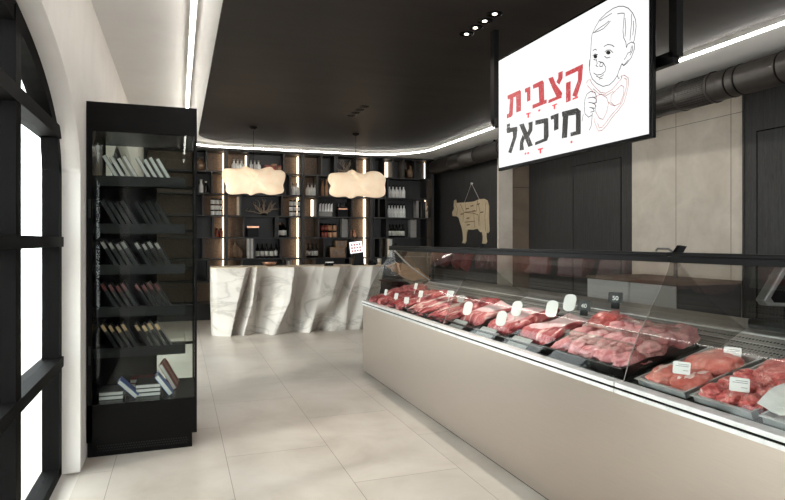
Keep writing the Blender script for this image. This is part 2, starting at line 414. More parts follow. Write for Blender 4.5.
# dark ceiling panel with rounded back corners, recessed light line around it
def rrect(x0, x1, y0, y1, rl, rr, n=14):
    p = [(x0, y0)]
    p += [(x0+rl-rl*math.cos(PI/2*i/n), y1-rl+rl*math.sin(PI/2*i/n)) for i in range(n+1)]
    p += [(x1-rr+rr*math.sin(PI/2*i/n), y1-rr+rr*math.cos(PI/2*i/n)) for i in range(n+1)]
    return p+[(x1, y0)]
struct('ceiling_panel', MB().prism([(x, y, CH-.025) for x, y in rrect(.285, 4.06, YS, 10.22, .75, 1.1)], (0, 0, .03)), 'ceil_dark')
path = rrect(.097, 4.14, YS+.2, 10.48, .55, 1.0)
def strip(pa, w, z0, z1):
    mb = MB(); L = []
    for i, p in enumerate(pa):
        a = Vector(pa[max(i-1, 0)]); b = Vector(pa[min(i+1, len(pa)-1)]); d = (b-a).normalized(); q = Vector((-d.y, d.x))*w/2
        L.append((Vector(p)+q, Vector(p)-q))
    for (a, b), (c, d) in zip(L, L[1:]):
        mb.add([(a.x, a.y, z0), (c.x, c.y, z0), (d.x, d.y, z0), (b.x, b.y, z0), (a.x, a.y, z1), (c.x, c.y, z1), (d.x, d.y, z1), (b.x, b.y, z1)],
               [(0, 1, 2, 3), (4, 7, 6, 5), (0, 4, 5, 1), (3, 2, 6, 7)])
    return mb
ls = tag(strip(path, .026, CH-.065, CH-.05).build('light_strip', 'led'), 'continuous white light line under the pale ceiling around the dark panel', 'light')
pf = strip(path, .008, CH-.0465, CH+.001); q_ = strip(path, .04, CH-.05, CH-.0465); pf.add(q_.v, q_.f); pf.build('profile', 'white', ls)

# ------------------------------------------------------------------ ceiling spotlights
for gname, ys, X in (('near', [3.77+.147*i for i in range(4)], 2.115), ('far', [6.9+.19*i for i in range(4)], 2.1)):
    for i, y in enumerate(ys):
        where = 'beside the sign post' if gname == 'near' else 'over the counter end'
        t = thing('spotlight', 'round %s ceiling spotlight, %s of four %s' % ('lit' if gname == 'near' else 'dark', ['nearest', 'second nearest', 'third nearest', 'farthest'][i], where), 'spotlight', (X, y, CH-.025), group='ceiling spotlights')
        MB().lathe([(.058, 0), (.058, -.004), (.045, -.006), (.04, -.001), (.04, 0)], 24).build('trim_ring', 'black', t)
        MB().lathe([(.017, -.001), (.017, -.006), (.008, -.008)], 16).build('lens', 'spot' if gname == 'near' else 'blackm', t)
        if gname == 'near':
            ld = bpy.data.lights.new('spot_light', 'SPOT'); ld.energy = 25; ld.spot_size = 1.5; ld.spot_blend = .6; ld.shadow_soft_size = .03; ld.color = (1, .93, .84)
            lo = bpy.data.objects.new('spot_light', ld); COL.objects.link(lo); lo.location = (X, y, CH-.05)

# ------------------------------------------------------------------ ventilation duct
DX, DZ, DR = 4.82, 2.865, .138
dt = thing('ventilation_duct', 'dark round ventilation duct running under the ceiling along right wall', 'duct', (DX, 0, DZ))
def duct_cyl(y0, y1, r, name, mat):
    return MB().tube([(0, y0, 0), (0, y1, 0)], r, 32).build(name, mat, dt)
duct_cyl(-1.5, 11.0, DR, 'pipe', 'duct')
for ya, yb in ((4.36, 5.1), (9.15, 10.15)):
    duct_cyl(ya, yb, DR+.006, 'air_grille', 'dgrille')
    for y in (ya-.01, (ya+yb)/2, yb+.01): duct_cyl(y-.012, y+.012, DR+.012, 'band', 'duct')
for y in (4.15, 4.05, 3.65, 3.2, 6.2, 7.5, 8.3): duct_cyl(y-.008, y+.008, DR+.004, 'joint_ring', 'blackm')
for y in (2.9, 5.9, 8.6): box(-.01, y-.015, DR-.01, .01, y+.015, CH-DZ).build('hanger', 'blackm', dt)

# ------------------------------------------------------------------ hanging screen
SX = 2.2
SP = lambda x, y, d=0.0: on_x(x, y, SX)+Vector((-d, 0, 0))
bl, br_ = SP(498.8, 167.8), SP(648.3, 133.8); tl = SP(498.8, 61.2)
ya, yb, z0, z1 = br_.y, bl.y, (bl.z+br_.z)/2, tl.z
sg = thing('hanging_screen', 'white lit shop screen with Hebrew lettering and baby drawing, hung from dark ceiling', 'sign', (SX, (ya+yb)/2, z0))
OFF = Vector(sg.location)
def loc_(mb):
    mb.v = [tuple(Vector(p)-OFF) for p in mb.v]; return mb
loc_(box(SX+.004, ya-.022, z0-.022, SX+.03, yb+.016, z1+.016)).build('housing', 'black', sg, bevel=.004)
loc_(box(SX, ya, z0, SX+.006, yb, z1)).build('screen', 'screen', sg)
fx = SX+.09
pz = on_x(494.5, 125, fx+.02).z; yl = on_x(494.6, 80, fx).y; yr = on_x(676, 30, fx).y
fm = MB().box(fx-.02, yl-.028, pz, fx+.02, yl+.028, CH-.02); loc_(fm).build('hanging_post', 'blackm', sg)
fm = MB().box(fx-.02, yr-.025, pz, fx+.02, yr+.025, CH-.02); loc_(fm).build('hanging_post', 'blackm', sg)
fm = MB().box(fx-.02, yr, pz-.03, fx+.02, yl, pz+.03); loc_(fm).build('cross_bar', 'blackm', sg)
fm = MB().box(SX+.03, (ya+yb)/2-.3, pz-.02, fx-.01, (ya+yb)/2+.3, pz+.02); loc_(fm).build('bracket', 'blackm', sg)
def z2(p): return (490+p[0]*.2198, 60+p[1]*.22)
def letters(polys, name, mat):
    mb = MB()
    for i, pl in enumerate(polys): mb.prism([SP(*z2(p), .0012+.0002*(i % 4)) for p in pl], (-.0012, 0, 0))
    return loc_(mb).build(name, mat, sg)
RED = [
 [(80, 162), (138, 136), (142, 150), (140, 158), (82, 180)], [(92, 176), (108, 169), (104, 250), (98, 258), (78, 266), (78, 247), (88, 243)], [(120, 150), (142, 142), (142, 231), (121, 239)],
 [(160, 131), (185, 120), (185, 183), (170, 190), (170, 146), (161, 149)],
 [(196, 113), (240, 92), (246, 105), (244, 114), (198, 131)], [(222, 110), (246, 100), (248, 190), (226, 199)], [(195, 204), (259, 179), (259, 196), (195, 222)],
 [(267, 84), (288, 76), (300, 108), (330, 150), (327, 165), (306, 170), (286, 130), (276, 106)], [(312, 58), (332, 50), (331, 84), (316, 112), (303, 100), (312, 82)], [(267, 182), (327, 157), (327, 172), (267, 197)],
 [(345, 56), (424, 18), (424, 40), (345, 76)], [(402, 40), (424, 28), (420, 90), (396, 170), (376, 162), (402, 92)], [(347, 104), (368, 96), (368, 185), (347, 194)]]
BLK = [
 [(76, 312), (124, 303), (126, 322), (78, 332)], [(104, 312), (126, 306), (122, 350), (98, 424), (84, 420), (106, 352)], [(78, 292), (92, 288), (92, 302), (78, 305)], [(78, 306), (92, 304), (92, 332), (78, 332)],
 [(134, 294), (154, 288), (196, 388), (176, 396)], [(176, 285), (195, 279), (194, 320), (180, 346), (170, 334), (178, 312)], [(136, 412), (138, 372), (150, 340), (160, 356), (152, 380), (156, 408)],
 [(208, 275), (262, 263), (264, 283), (208, 296)], [(246, 270), (266, 264), (268, 345), (262, 364), (246, 368)], [(206, 374), (264, 350), (262, 366), (206, 388)],
 [(277, 255), (313, 241), (313, 260), (279, 272)], [(292, 262), (313, 254), (313, 314), (293, 322)],
 [(328, 236), (398, 218), (414, 232), (414, 246), (330, 258)], [(392, 236), (414, 230), (414, 336), (392, 342)], [(368, 330), (414, 318), (414, 336), (368, 348)], [(334, 252), (358, 246), (352, 352), (328, 357)]]
MARK = [[(165, 243), (186, 237), (186, 243), (165, 249)], [(172, 246), (179, 244), (179, 262), (172, 264)], [(221, 226), (230, 223), (230, 232), (221, 235)],
 [(284, 205), (306, 197), (306, 203), (284, 211)], [(291, 208), (298, 205), (298, 222), (291, 225)], [(377, 174), (402, 164), (402, 172), (377, 182)],
 [(159, 422), (166, 420), (166, 429), (159, 431)], [(171, 420), (178, 418), (178, 427), (171, 429)], [(219, 404), (242, 398), (242, 405), (219, 411)], [(227, 408), (234, 406), (234, 424), (227, 426)],
 [(368, 368), (376, 366), (376, 377), (368, 379)]]
letters(RED, 'red_lettering', 'redtxt'); letters(BLK, 'black_lettering', 'blktxt'); 
for mk_ in (MARK[0:2], MARK[2:3], MARK[3:5], MARK[5:6], MARK[6:7], MARK[7:8], MARK[8:10], MARK[10:11]): letters(mk_, 'vowel_mark', 'redmark')
A3 = lambda p: (570+p[0]/7.144, p[1]/7.144)
A4 = lambda p: (570+p[0]/5.5556, 60+p[1]/5.5556)
INK3 = [[(160,245),(185,190),(215,140),(260,95),(310,60),(350,45),(385,45),(420,60),(450,95),(470,140),(474,190),(468,240),(460,290),(455,300)],
 [(160,245),(155,270),(153,310),(150,360),(146,420),(142,470),(140,500)], [(165,235),(200,225),(240,205),(270,175),(290,150)], [(180,225),(220,195),(250,175),(280,150)],
 [(215,150),(260,120),(300,95)], [(340,100),(365,94),(390,95)], [(390,100),(385,160),(380,220),(385,270),(400,300),(405,340)], [(440,100),(440,170),(435,230),(430,290)], [(395,130),(400,200),(395,260)],
 [(455,150),(456,200),(450,250)], [(405,340),(412,318),(440,300),(462,310),(462,350),(440,410),(410,450),(385,470),(375,458),(365,470),(358,495)], [(440,335),(435,370),(415,380),(400,410),(390,425)], [(445,325),(450,355),(430,395)],
 [(245,332),(270,318),(300,322),(318,335)], [(165,362),(180,352),(192,358)], [(165,398),(180,385),(200,392)], [(250,372),(265,358),(290,358),(308,376)], [(248,402),(265,415),(288,408)], [(170,425),(190,430)],
 [(190,425),(196,455),(186,470),(202,476)], [(213,472),(218,450),(232,444),(240,455),(232,475),(215,475)]]
INK4 = [[(110,0),(108,30),(112,70),(125,105),(150,130),(185,147),(220,138),(245,115),(265,85),(275,55),(290,20),(300,30),(325,0)], [(133,72),(150,84),(175,80),(196,64)], [(148,90),(165,98),(188,82)], [(160,8),(185,15),(200,40),(196,64)], [(163,106),(182,101)],
 [(85,215),(95,190),(115,175),(140,180),(148,205),(130,208)], [(100,212),(130,206),(148,218),(150,235),(128,243)], [(105,235),(132,240),(146,255),(140,268),(118,265)], [(110,262),(130,270),(136,284),(115,290)],
 [(85,215),(80,260),(85,300),(105,318),(125,305)], [(125,295),(122,340),(118,370),(108,390)], [(75,300),(68,340)], [(265,88),(270,102),(276,100)]]
BIB = [[(92,130),(100,112),(115,110),(120,125),(140,150),(170,180),(200,185),(235,165),(265,130),(290,100),(285,90),(305,85),(325,100),(328,130),(315,190),(300,240),(270,280),(235,320),(205,365),(180,390),(160,395),(150,375),(138,345),(140,320)],
 [(98,142),(115,160),(138,184)], [(130,160),(165,190),(205,196),(240,175)], [(300,100),(316,108),(318,135),(305,190),(290,235),(262,272),(228,310),(198,352),(178,374),(164,378),(154,350)],
 [(150,200),(175,190),(205,210),(215,240),(205,290),(185,330),(165,325),(145,290),(140,250),(150,200)], [(230,195),(260,165),(285,140),(300,150),(300,190),(280,240),(250,255),(228,235),(230,195)], [(215,235),(232,250),(250,255)]]
mb = MB(); k = 0
for L, A in ((INK3, A3), (INK4, A4)):
    for pl in L: mb.ribbon([SP(*A(p), .0015) for p in pl], .0042, (1, 0, 0))
for cx, cy, rx, ry in ((183, 404, 13, 14), (275, 376, 16, 14)):
    mb.prism([SP(*A3((cx+rx*math.cos(i*PI/6), cy+ry*math.sin(i*PI/6))), .001) for i in range(12)], (-.001, 0, 0))
loc_(mb).build('baby_drawing', 'ink', sg)
mb = MB()
for pl in BIB: mb.ribbon([SP(*A4(p), .0017) for p in pl], .004, (1, 0, 0))
loc_(mb).build('bib_drawing', 'redink', sg)

# ------------------------------------------------------------------ cloud pendants
LA = [(102,160),(110,152),(140,152),(158,150),(172,144),(190,152),(215,155),(240,148),(255,148),(264,157),(285,158),(297,170),(295,190),(290,205),(292,225),(275,232),(250,234),(225,228),(205,230),(190,236),(178,230),(150,232),(125,232),(112,222),(112,205),(102,185),(100,170)]
LB = [(62,155),(68,145),(95,142),(120,142),(137,133),(152,142),(175,146),(200,138),(225,140),(240,150),(250,165),(247,185),(250,205),(245,220),(225,226),(190,222),(160,220),(145,226),(135,228),(120,222),(90,224),(68,215),(65,200),(70,185),(62,170)]
def smooth_closed(p, k=3):
    n = len(p); out = []
    for i in range(n):
        a, b, c, d = (Vector(p[(i+j-1) % n]) for j in range(4))
        for q in range(k):
            t = q/k
            out.append(.5*((2*b)+(c-a)*t+(2*a-5*b+4*c-d)*t*t+(3*b-3*c+d-a)*t**3))
    return out
def pendant(outline, conv, Y, label, seed):
    pts = smooth_closed([on_y(*conv(p), Y) for p in outline])
    c = sum(pts, Vector())/len(pts)
    t = thing('cloud_pendant', label, 'lamp', (c.x, Y, c.z), group='cloud pendant lamps')
    rings = [(1, 0), (.985, .35), (.94, .55), (.84, .74), (.68, .87), (.48, .95), (.25, .99)]
    mb = MB(); n = len(pts); T = .15; rows = []
    for sgn in (-1, 1):
        vs = []
        for r, h in rings:
            for p in pts:
                q = (p-c)*r
                d = T*h*(1+.35*noise.noise(Vector((q.x*3+seed, q.z*4, sgn*2))))
                d *= 1+.18*(1 if (q.x*1.0+q.z*.7) > .05 else -1)*min(1, h)
                vs.append((q.x, sgn*d, q.z))
        vs.append((0, sgn*T, 0)); m = len(rings)
        fs = [(i*n+k, i*n+(k+1) % n, (i+1)*n+(k+1) % n, (i+1)*n+k) for i in range(m-1) for k in range(n)]
        fs += [((m-1)*n+k, (m-1)*n+(k+1) % n, m*n) for k in range(n)]
        mb.add(vs, fs, True)
    mb.build('lamp_shade', 'lamp', t)
    MB().tube([(0, 0, .15), (0, 0, CH-.03-c.z)], .004, 6).build('cord', 'black', t)
    MB().lathe([(.05, CH-.025-c.z), (.05, CH-.045-c.z), (.02, CH-.06-c.z)], 20).build('ceiling_rose', 'black', t)
    return t
PY = 8.66
pendant(LA, lambda p: (190+p[0]/3.125, 120+p[1]/3.125), PY, 'glowing cream cloud pendant lamp over left end of the marble counter', 1)
pendant(LB, lambda p: (310+p[0]/3.336, 130+p[1]/3.336), PY, 'glowing cream cloud pendant lamp over right half of the marble counter', 5)

# ------------------------------------------------------------------ back wall shelving
SZ = [.3, .69, 1.085, 1.47, 1.862, 2.25, 2.645, 3.03]
FY, BY = 11.05, 11.46
px2x = lambda px, Y=FY: on_y(px, 241, Y).x
XB = [WL+.005, px2x(228), px2x(304.4), px2x(372.5), px2x(433.5)]
NICHE = {6: [(196, 206.5), (249, 284), (322, 335), (337, 356), (371, 384), (393, 404), (415, 431)], 5: [(196, 212), (232, 290), (318, 352), (374, 385), (388, 427)],
         4: [(196, 203), (241, 282), (317, 352), (374, 379), (386, 424)], 3: [(196, 213), (244, 276), (278, 290), (319, 350), (374, 387), (388, 427)],
         2: [(196, 203), (255, 281), (324, 352), (374, 380), (395, 427)], 1: [(196, 208), (243, 283), (316, 350), (374, 427)], 0: [(232, 270), (308, 340), (374, 427)]}
NAMES = ['far left, half behind the black showcase', 'behind the left cloud lamp', 'behind the right cloud lamp', 'at right beside the cow sign wall']
for m in range(4):
    xa, xb = XB[m], XB[m+1]
    t = thing('display_shelving', 'tall black staggered shelving bay with bronze backs, ' + NAMES[m], 'shelving', (xa, FY, 0), group='shelving bays on the back wall')
    def part(mb, n, mat):
        mb.v = [(p[0]-xa, p[1]-FY, p[2]) for p in mb.v]; return mb.build(n, mat, t)
    part(box(xa, BY-.02, 0, xb, BY, SZ[-1]), 'back_panel', 'bronze')
    part(box(xa, FY+.06, 0, xb, BY, SZ[0]-.03), 'base_cabinet', 'shelfwood')
    for i, z in enumerate(SZ): part(box(xa+.001, FY+.012, z-.024, xb-.001, BY-.02, z if i < 7 else z+.006), 'shelf', 'shelfwood')
    part(box(xb-.055, FY-.02, 0, xb, BY-.02, SZ[-1]), 'upright', 'shelfwood')
    if m == 0: part(box(xa, FY-.02, 0, xa+.03, BY-.02, SZ[-1]), 'upright', 'shelfwood')
    part(box(xb-.070, BY-.13, SZ[0], xb-.057, BY-.021, SZ[-1]-.03), 'light_strip', 'warmled')
    if m: part(box(xa+.003, BY-.10, SZ[0], xa+.009, BY-.021, SZ[-1]-.03), 'light_strip', 'warmdim')
    for r, L in NICHE.items():
        for pa, pb in L:
            na, nb = max(px2x(pa), xa+.03), min(px2x(pb), xb-.056)
            if px2x(pa) > xb-.1 or px2x(pb) < xa+.05 or nb-na < .05: continue
            mb = MB().box(na, BY-.09, SZ[r], nb, BY-.07, SZ[r+1]-.024)
            mb.box(na-.012, FY, SZ[r], na+.012, BY-.02, SZ[r+1]-.024).box(nb-.012, FY, SZ[r], nb+.012, BY-.02, SZ[r+1]-.024)
            part(mb, 'niche', 'shelfwood')
for px, r, lab in ((246.3, 6, 'top shelf left of the red boxes'), (238.5, 4, 'third shelf below the left lamp'), (312, 4, 'shelf left of the white knife set'), (193.5+194, 6, 'top shelf above the white bottles')):
    x = px2x(px, BY-.1); w = .05 if px < 380 else .12
    tag(box(-w/2, -.02, 0, w/2, .02, .33).build('light_box', emitter('glow_panel', (255, 236, 212), 1.1), None, (x, BY-.12, SZ[r])), 'slim glowing upright panel on the %s' % lab, 'light', 'glowing panels on the shelving')

# ---- shelf goods: prototypes built once, then copied
IY = 11.24
def X_(px): return px2x(px, IY)
def bottle(h, r, neck, mat, cap, lab=True):
    def mk(loc, label, cat, group):
        t = thing('bottle', label, cat, loc, group=group)
        MB().lathe([(r*.9, 0), (r, .008), (r, h*.55), (r*.75, h*.66), (r*neck, h*.74), (r*neck, h*.9)], 14).build('body', mat, t)
        MB().lathe([(r*neck*1.15, h*.88), (r*neck*1.15, h), (r*neck*.8, h)], 10).build('cap', cap, t)
        if lab: MB().lathe([(r*1.02, h*.14), (r*1.02, h*.48)], 14).build('bottle_label', 'label', t)
        return t
    return mk
def jar(h, r, mat, lid):
    def mk(loc, label, cat, group):
        t = thing('jar', label, cat, loc, group=group)
        MB().lathe([(r*.85, 0), (r, .01), (r, h*.68), (r*.8, h*.78)], 14).build('body', mat, t)
        MB().lathe([(r*.84, h*.76), (r*.84, h), (r*.7, h)], 14).build('lid', lid, t)
        return t
    return mk
def row(mk, pxa, pxb, n, z, text, cat, group, y=IY, dz=0):
    proto = None
    for i in range(n):
        px = (pxa+pxb)/2 if n == 1 else pxa+(pxb-pxa)*i/(n-1)
        lab = (nth(i, n)+' ' if n > 1 else '')+text
        loc = (px2x(px, y), y, z+dz)
        if proto is None: proto = mk(loc, lab, cat, group)
        else: dup(proto, loc, lab)
dark = bottle(.27, .037, .38, 'bottle_dark', 'blackm'); white = bottle(.26, .036, .4, 'bottle_white', 'blackm', False)
clear = bottle(.24, .045, .35, 'bottle_white', 'greybook', False)
row(clear, 234, 241.5, 3, SZ[6], 'squat clear bottle on the top shelf, left of left lamp cord', 'bottle', 'clear bottles upper left')
row(clear, 251, 258.5, 3, SZ[6], 'squat clear bottle on the top shelf, right of left lamp cord', 'bottle', 'clear bottles upper middle')
row(clear, 293, 300, 3, SZ[5], 'squat clear bottle between the two lamps, left of the black post', 'bottle', 'clear bottles between lamps')
row(clear, 308, 315.5, 3, SZ[5], 'squat clear bottle between the two lamps, right of the black post', 'bottle', 'clear bottles by the post')
row(bottle(.25, .04, .5, 'bottle_white', 'label', False), 201, 201, 1, SZ[5], 'pale grey flask bottle standing at far left edge of the shelving', 'bottle', None)
row(bottle(.22, .04, .4, 'bottle_dark', 'label', False), 206, 206, 1, SZ[5], 'black flask bottle beside the pale flask, far left of shelving', 'bottle', None)
row(dark, 257.5, 276, 5, SZ[2], 'dark wine bottle with white label below the copper lidded box', 'bottle', 'dark bottles above the marble counter left')
row(dark, 308, 316, 3, SZ[2], 'dark bottle with white label, right of the black post above marble counter', 'bottle', 'dark bottles by the post')
row(bottle(.27, .055, .3, 'bottle_dark', 'copper', True), 279.5, 283.5, 2, SZ[3], 'stout dark bottle with silver label in the small niche', 'bottle', 'stout bottles in small niche')
row(white, 389.5, 403.5, 5, SZ[5], 'white bottle with black neck, upper right shelf beside right lamp', 'bottle', 'white bottles upper right')
row(bottle(.28, .033, .4, 'bottle_white', 'blackm', False), 389, 404, 6, SZ[4], 'slim white bottle in middle row at right of shelving', 'bottle', 'slim white bottles')
row(bottle(.27, .035, .4, 'bottle_dark', 'blackm', True), 389.5, 403, 5, SZ[3], 'dark bottle with pale base label, lower row right of shelving', 'bottle', 'dark bottles right')
row(bottle(.25, .04, .5, 'cream', 'cream', False), 427.5, 431.5, 2, SZ[4], 'cream bottle against the glowing strip at right end', 'bottle', 'cream bottles right end')
row(bottle(.33, .03, .6, 'bottle_amber', 'copper', False), 322.5, 326.5, 2, SZ[5], 'tall thin amber bottle left of the right lamp', 'bottle', 'tall amber bottles')
cj = jar(.1, .036, 'bottle_white', 'blackm')
for k, w in enumerate(('bottom', 'middle', 'top')):
    row(cj, 212.5, 221, 3, SZ[4], 'white jar in the %s tier, stacked left of the left lamp' % w, 'jar', 'white jars left', dz=.101*k)
    row(cj, 291, 299, 3, SZ[4], 'white jar in the %s tier, stacked between the two lamps' % w, 'jar', 'white jars middle', dz=.101*k)
row(jar(.16, .035, 'bottle_red', 'bottle_red'), 217, 221, 2, SZ[3], 'red glass jar at the left below the white jars', 'jar', 'red jars left')
rj = jar(.13, .045, 'bottle_red', 'blackm'); aj = jar(.13, .045, 'bottle_amber', 'blackm')
for k, w in enumerate(('lower', 'upper')):
    row(rj, 322.5, 326, 2, SZ[3], 'red preserve jar in the %s tier below the knife set' % w, 'jar', 'red preserve jars', dz=.132*k)
    row(aj, 330, 334.5, 2, SZ[3], 'amber preserve jar in the %s tier below the knife set' % w, 'jar', 'amber preserve jars', dz=.132*k)
row(jar(.14, .036, 'copper', 'copper'), 350, 353.5, 2, SZ[3], 'copper spice jar under the right lamp', 'jar', 'copper spice jars')
# books and boxes
def block(name, px0, px1, z, h, mat, label, cat, group=None, d=.16, y=IY, face=None):
    xa, xb = px2x(px0, y), px2x(px1, y); w = xb-xa
    t = thing(name, label, cat, ((xa+xb)/2, y, z), group=group)
    MB().box(-w/2, -d/2, 0, w/2, d/2, h).build('body', mat, t, bevel=.003)
    if face: MB().box(-w*.38, -d/2-.003, h*.18, w*.38, -d/2, h*.78).build('front_panel', face, t)
    return t
def books(px0, px1, n, z, h, mats, text, group):
    for i in range(n):
        a = px0+(px1-px0)*i/n; b = px0+(px1-px0)*(i+1)/n-.12
        xa, xb = px2x(a, IY), px2x(b, IY)
        hh = h*(1-.05*(i % 2)); t = thing('book', (nth(i, n)+' ' if n > 1 else '')+text, 'book', ((xa+xb)/2, IY, z), group=group); w = xb-xa
        MB().box(-w/2, -.08, 0, -w/2+.003, .08, hh).box(w/2-.003, -.08, 0, w/2, .08, hh).box(-w/2, -.083, 0, w/2, -.08, hh).build('cover', mats[i % len(mats)], t)
        MB().box(-w/2+.003, -.08, .003, w/2-.003, .078, hh-.004).build('pages', 'bookw', t)
books(237, 240.6, 2, SZ[4], .34, ['cream', 'greybook'], 'pale upright book on the shelf below the left lamp', 'books below left lamp')
books(247, 254.5, 4, SZ[2], .36, ['bookw', 'greybook'], 'tall grey book left of the dark wine bottles', 'grey books left')
books(285, 291, 3, SZ[1], .36, ['greybook', 'bookw'], 'grey book just above the marble counter top', 'books above the counter')
books(341, 347.5, 4, SZ[3], .36, ['greybook'], 'tall grey book right of the preserve jars', 'grey books middle')
books(415, 424, 4, SZ[4], .35, ['greybook', 'blackm'], 'tall grey book right of the slim white bottles', 'grey books right')
books(409, 415, 3, SZ[3], .36, ['greybook'], 'tall grey book at right of the dark bottles', 'grey books lower right')
books(386, 393, 3, SZ[2], .37, ['cream', 'bookw', 'greybook'], 'cream book just above the right end of the marble counter', 'cream books')
t = block('storage_box', 247, 258, SZ[3], .17, 'blackm', 'black storage box with copper lid below the branch arrangement', 'box')
box(-.11, -.085, .17, .11, .085, .20).build('lid', 'copper', t)
for i, (a, b) in enumerate(((264, 270.5), (271, 276), (276.5, 281))):
    block('gift_box', a, b, SZ[6], .15+.03*(i == 1), ['bookr', 'kraft', 'bookr'][i], nth(i, 3)+' red and brown gift box on the top shelf', 'box', 'gift boxes on the top shelf', face='kraft' if i != 1 else 'bookr')
t = block('bottle_crate', 337, 347, SZ[4], .14, 'blackm', 'black crate of small bottles with copper band under the right lamp', 'crate')
box(-.085, -.086, .14, .085, .08, .165).build('band', 'copper', t)
for i in range(5): MB().lathe([(.014, .16), (.014, .22), (.007, .25), (.007, .28)], 8, (-.07+.035*i, 0, 0)).build('bottle_neck', 'bottle_dark', t)
# knife set: five white blades leaning in a block
t = thing('knife_block', 'set of five white handled knives in a grey block', 'knife block', (X_(325), IY, SZ[4]))
box(-.13, -.04, 0, .13, .06, .1).build('block', 'greybook', t)
for i in range(5):
    k = MB().prism([(-.12+.055*i, 0, .09), (-.075+.055*i, 0, .09), (-.07+.055*i, 0, .26), (-.105+.055*i, 0, .24)], (0, .015, 0)).build('blade', 'tag', t)
    MB().tube([(-.088+.055*i, .007, .24), (-.08+.055*i, .007, .33)], .007, 6).build('handle', 'blackm', k)
# wooden boxes
block('wooden_box', 329, 344.5, SZ[2], .20, 'kraft', 'larger brown wooden box behind the till screen', 'box', 'wooden boxes', face='amber')
block('wooden_box', 334.5, 346, SZ[2]+.20, .12, 'kraft', 'smaller brown wooden box stacked on the larger one', 'box', 'wooden boxes', face='amber')
# vases and twigs
def vase(px, z, h, r, label, mat='amber'):
    t = thing('vase', label, 'vase', (X_(px), IY, z))
    MB().lathe([(r*.55, 0), (r*.95, h*.2), (r, h*.45), (r*.8, h*.68), (r*.3, h*.82), (r*.22, h*.95), (r*.3, h)], 20).build('body', mat, t)
    return t
vase(200.5, SZ[6], .24, .11, 'round mottled brown vase at top left corner of the shelving')
vase(410.5, SZ[6], .26, .085, 'brown bottle shaped vase at top right of the shelving')
vase(235.5, SZ[2], .3, .075, 'tall mottled brown vase above the left of the marble counter')
vase(239.3, SZ[2], .22, .06, 'shorter mottled brown vase beside the tall one above marble counter')
def twigs(px, z, w, h, label, seed):
    rnd = random.Random(seed)
    t = thing('branch_arrangement', label, 'decoration', (X_(px), IY, z))
    MB().lathe([(.05, 0), (.06, .03), (.045, .05)], 12).build('bowl', 'black', t)
    mb = MB()
    for i in range(16):
        p = Vector((0, 0, .03)); a = -1.3+2.6*i/15+rnd.uniform(-.1, .1); pts = [p.copy()]
        for s in range(5):
            p = p+Vector((math.sin(a)*w*.11, rnd.uniform(-.02, .02), abs(math.cos(a))*h*.17+.005)); a = max(-1.5, min(1.5, a+rnd.uniform(-.9, .9))); pts.append(p.copy())
            if s > 1: q = p+Vector((rnd.uniform(-.06, .06), rnd.uniform(-.03, .03), rnd.uniform(0, .06))); mb.tube([p, q], [.003, .0015], 4)
        mb.tube(pts, [.009, .009, .008, .007, .006, .004], 5)
    mb.build('branches', 'twig', t)
twigs(264, SZ[4], .62, .3, 'dry branch arrangement on the black shelf below the left lamp', 3)
twigs(346.5, SZ[6], .4, .34, 'dry branch arrangement on the top shelf above the right lamp', 8)
vase(353, SZ[2], .34, .05, 'dark bottle shaped vase at right of the wooden boxes', 'bottle_dark')

# ------------------------------------------------------------------ sculpted marble counter
CT = .99
FL = [  # px at top / middle / bottom, depth at top / middle / bottom
 (211.5, 211.5, 212.5, 0, 0, .0), (246, 237, 230.5, .02, .07, .06), (252, 243, 232, -.10, -.12, -.10), (256, 252, 243, .05, .06, .05), (264.5, 259, 257, -.10, -.13, -.08),
 (269, 263, 261, -.09, -.08, -.06), (286, 283, 271, .03, .08, .10), (293, 288, 273, .08, .10, .10), (302, 297, 296, -.13, -.13, -.06), (316, 303, 299, -.05, -.05, .02),
 (322, 318, 308, .06, .02, .08), (338, 330, 316, .08, .05, -.05), (341, 334, 318, .03, .04, -.06), (353, 341, 330, -.12, -.08, .05), (360, 347, 344, .0, .03, .05), (364, 358, 346, .02, -.03, .02),
 (371, 366, 358, .05, .06, .04), (385, 379, 364, -.02, 0, 0)]
CYF = 9.2
def lerp3(a, b, c, h): # h: 0 bottom .5 mid 1 top
    return b+(a-b)*(h-.5)*2 if h > .5 else c+(b-c)*h*2
def front_at(px, h):
    xs = [(lerp3(l[0], l[1], l[2], h), lerp3(l[3], l[4], l[5], h)) for l in FL]
    for (a, da), (b, db) in zip(xs, xs[1:]):
        if px <= b or b == xs[-1][0]:
            t = max(0, min(1, (px-a)/max(1e-6, b-a))); t = t*.6+.4*t*t*(3-2*t); return da+(db-da)*t
NX, NZ = 150, 36
mb = MB(); grid = []
for j in range(NZ+1):
    h = j/NZ; pl = lerp3(*FL[0][:3], h); pr = lerp3(*FL[-1][:3], h)
    # left side returns to the back
    x0 = on_y(pl, 300, CYF).x
    rowp = [(x0+.02, CYF+.75, CT*h), (x0, CYF+.45, CT*h), (x0-.005, CYF+.12, CT*h)]
    for i in range(NX+1):
        px = pl+(pr-pl)*i/NX; d = front_at(px, h)*1.9
        e = min(1, i/5); d2 = d*e-(1-math.sqrt(1-(1-e)**2))*.07
        p = on_y(px, 300, CYF)
        d2 += .02*noise.noise(Vector((p.x*3, CT*h*3, 1)))+.03*math.sin(PI*h)*0
        rowp.append((p.x, CYF-d2, CT*h))
    x1 = on_y(pr, 300, CYF).x
    rowp += [(x1+.03, CYF+.15, CT*h), (x1+.03, CYF+.75, CT*h)]
    grid.append(rowp)
W = len(grid[0])
vs = [p for r in grid for p in r]
fs = [(j*W+i, j*W+i+1, (j+1)*W+i+1, (j+1)*W+i) for j in range(NZ) for i in range(W-1)]
fs += [(j*W+W-1, j*W, (j+1)*W, (j+1)*W+W-1) for j in range(NZ)]
mb.add(vs, fs, True)
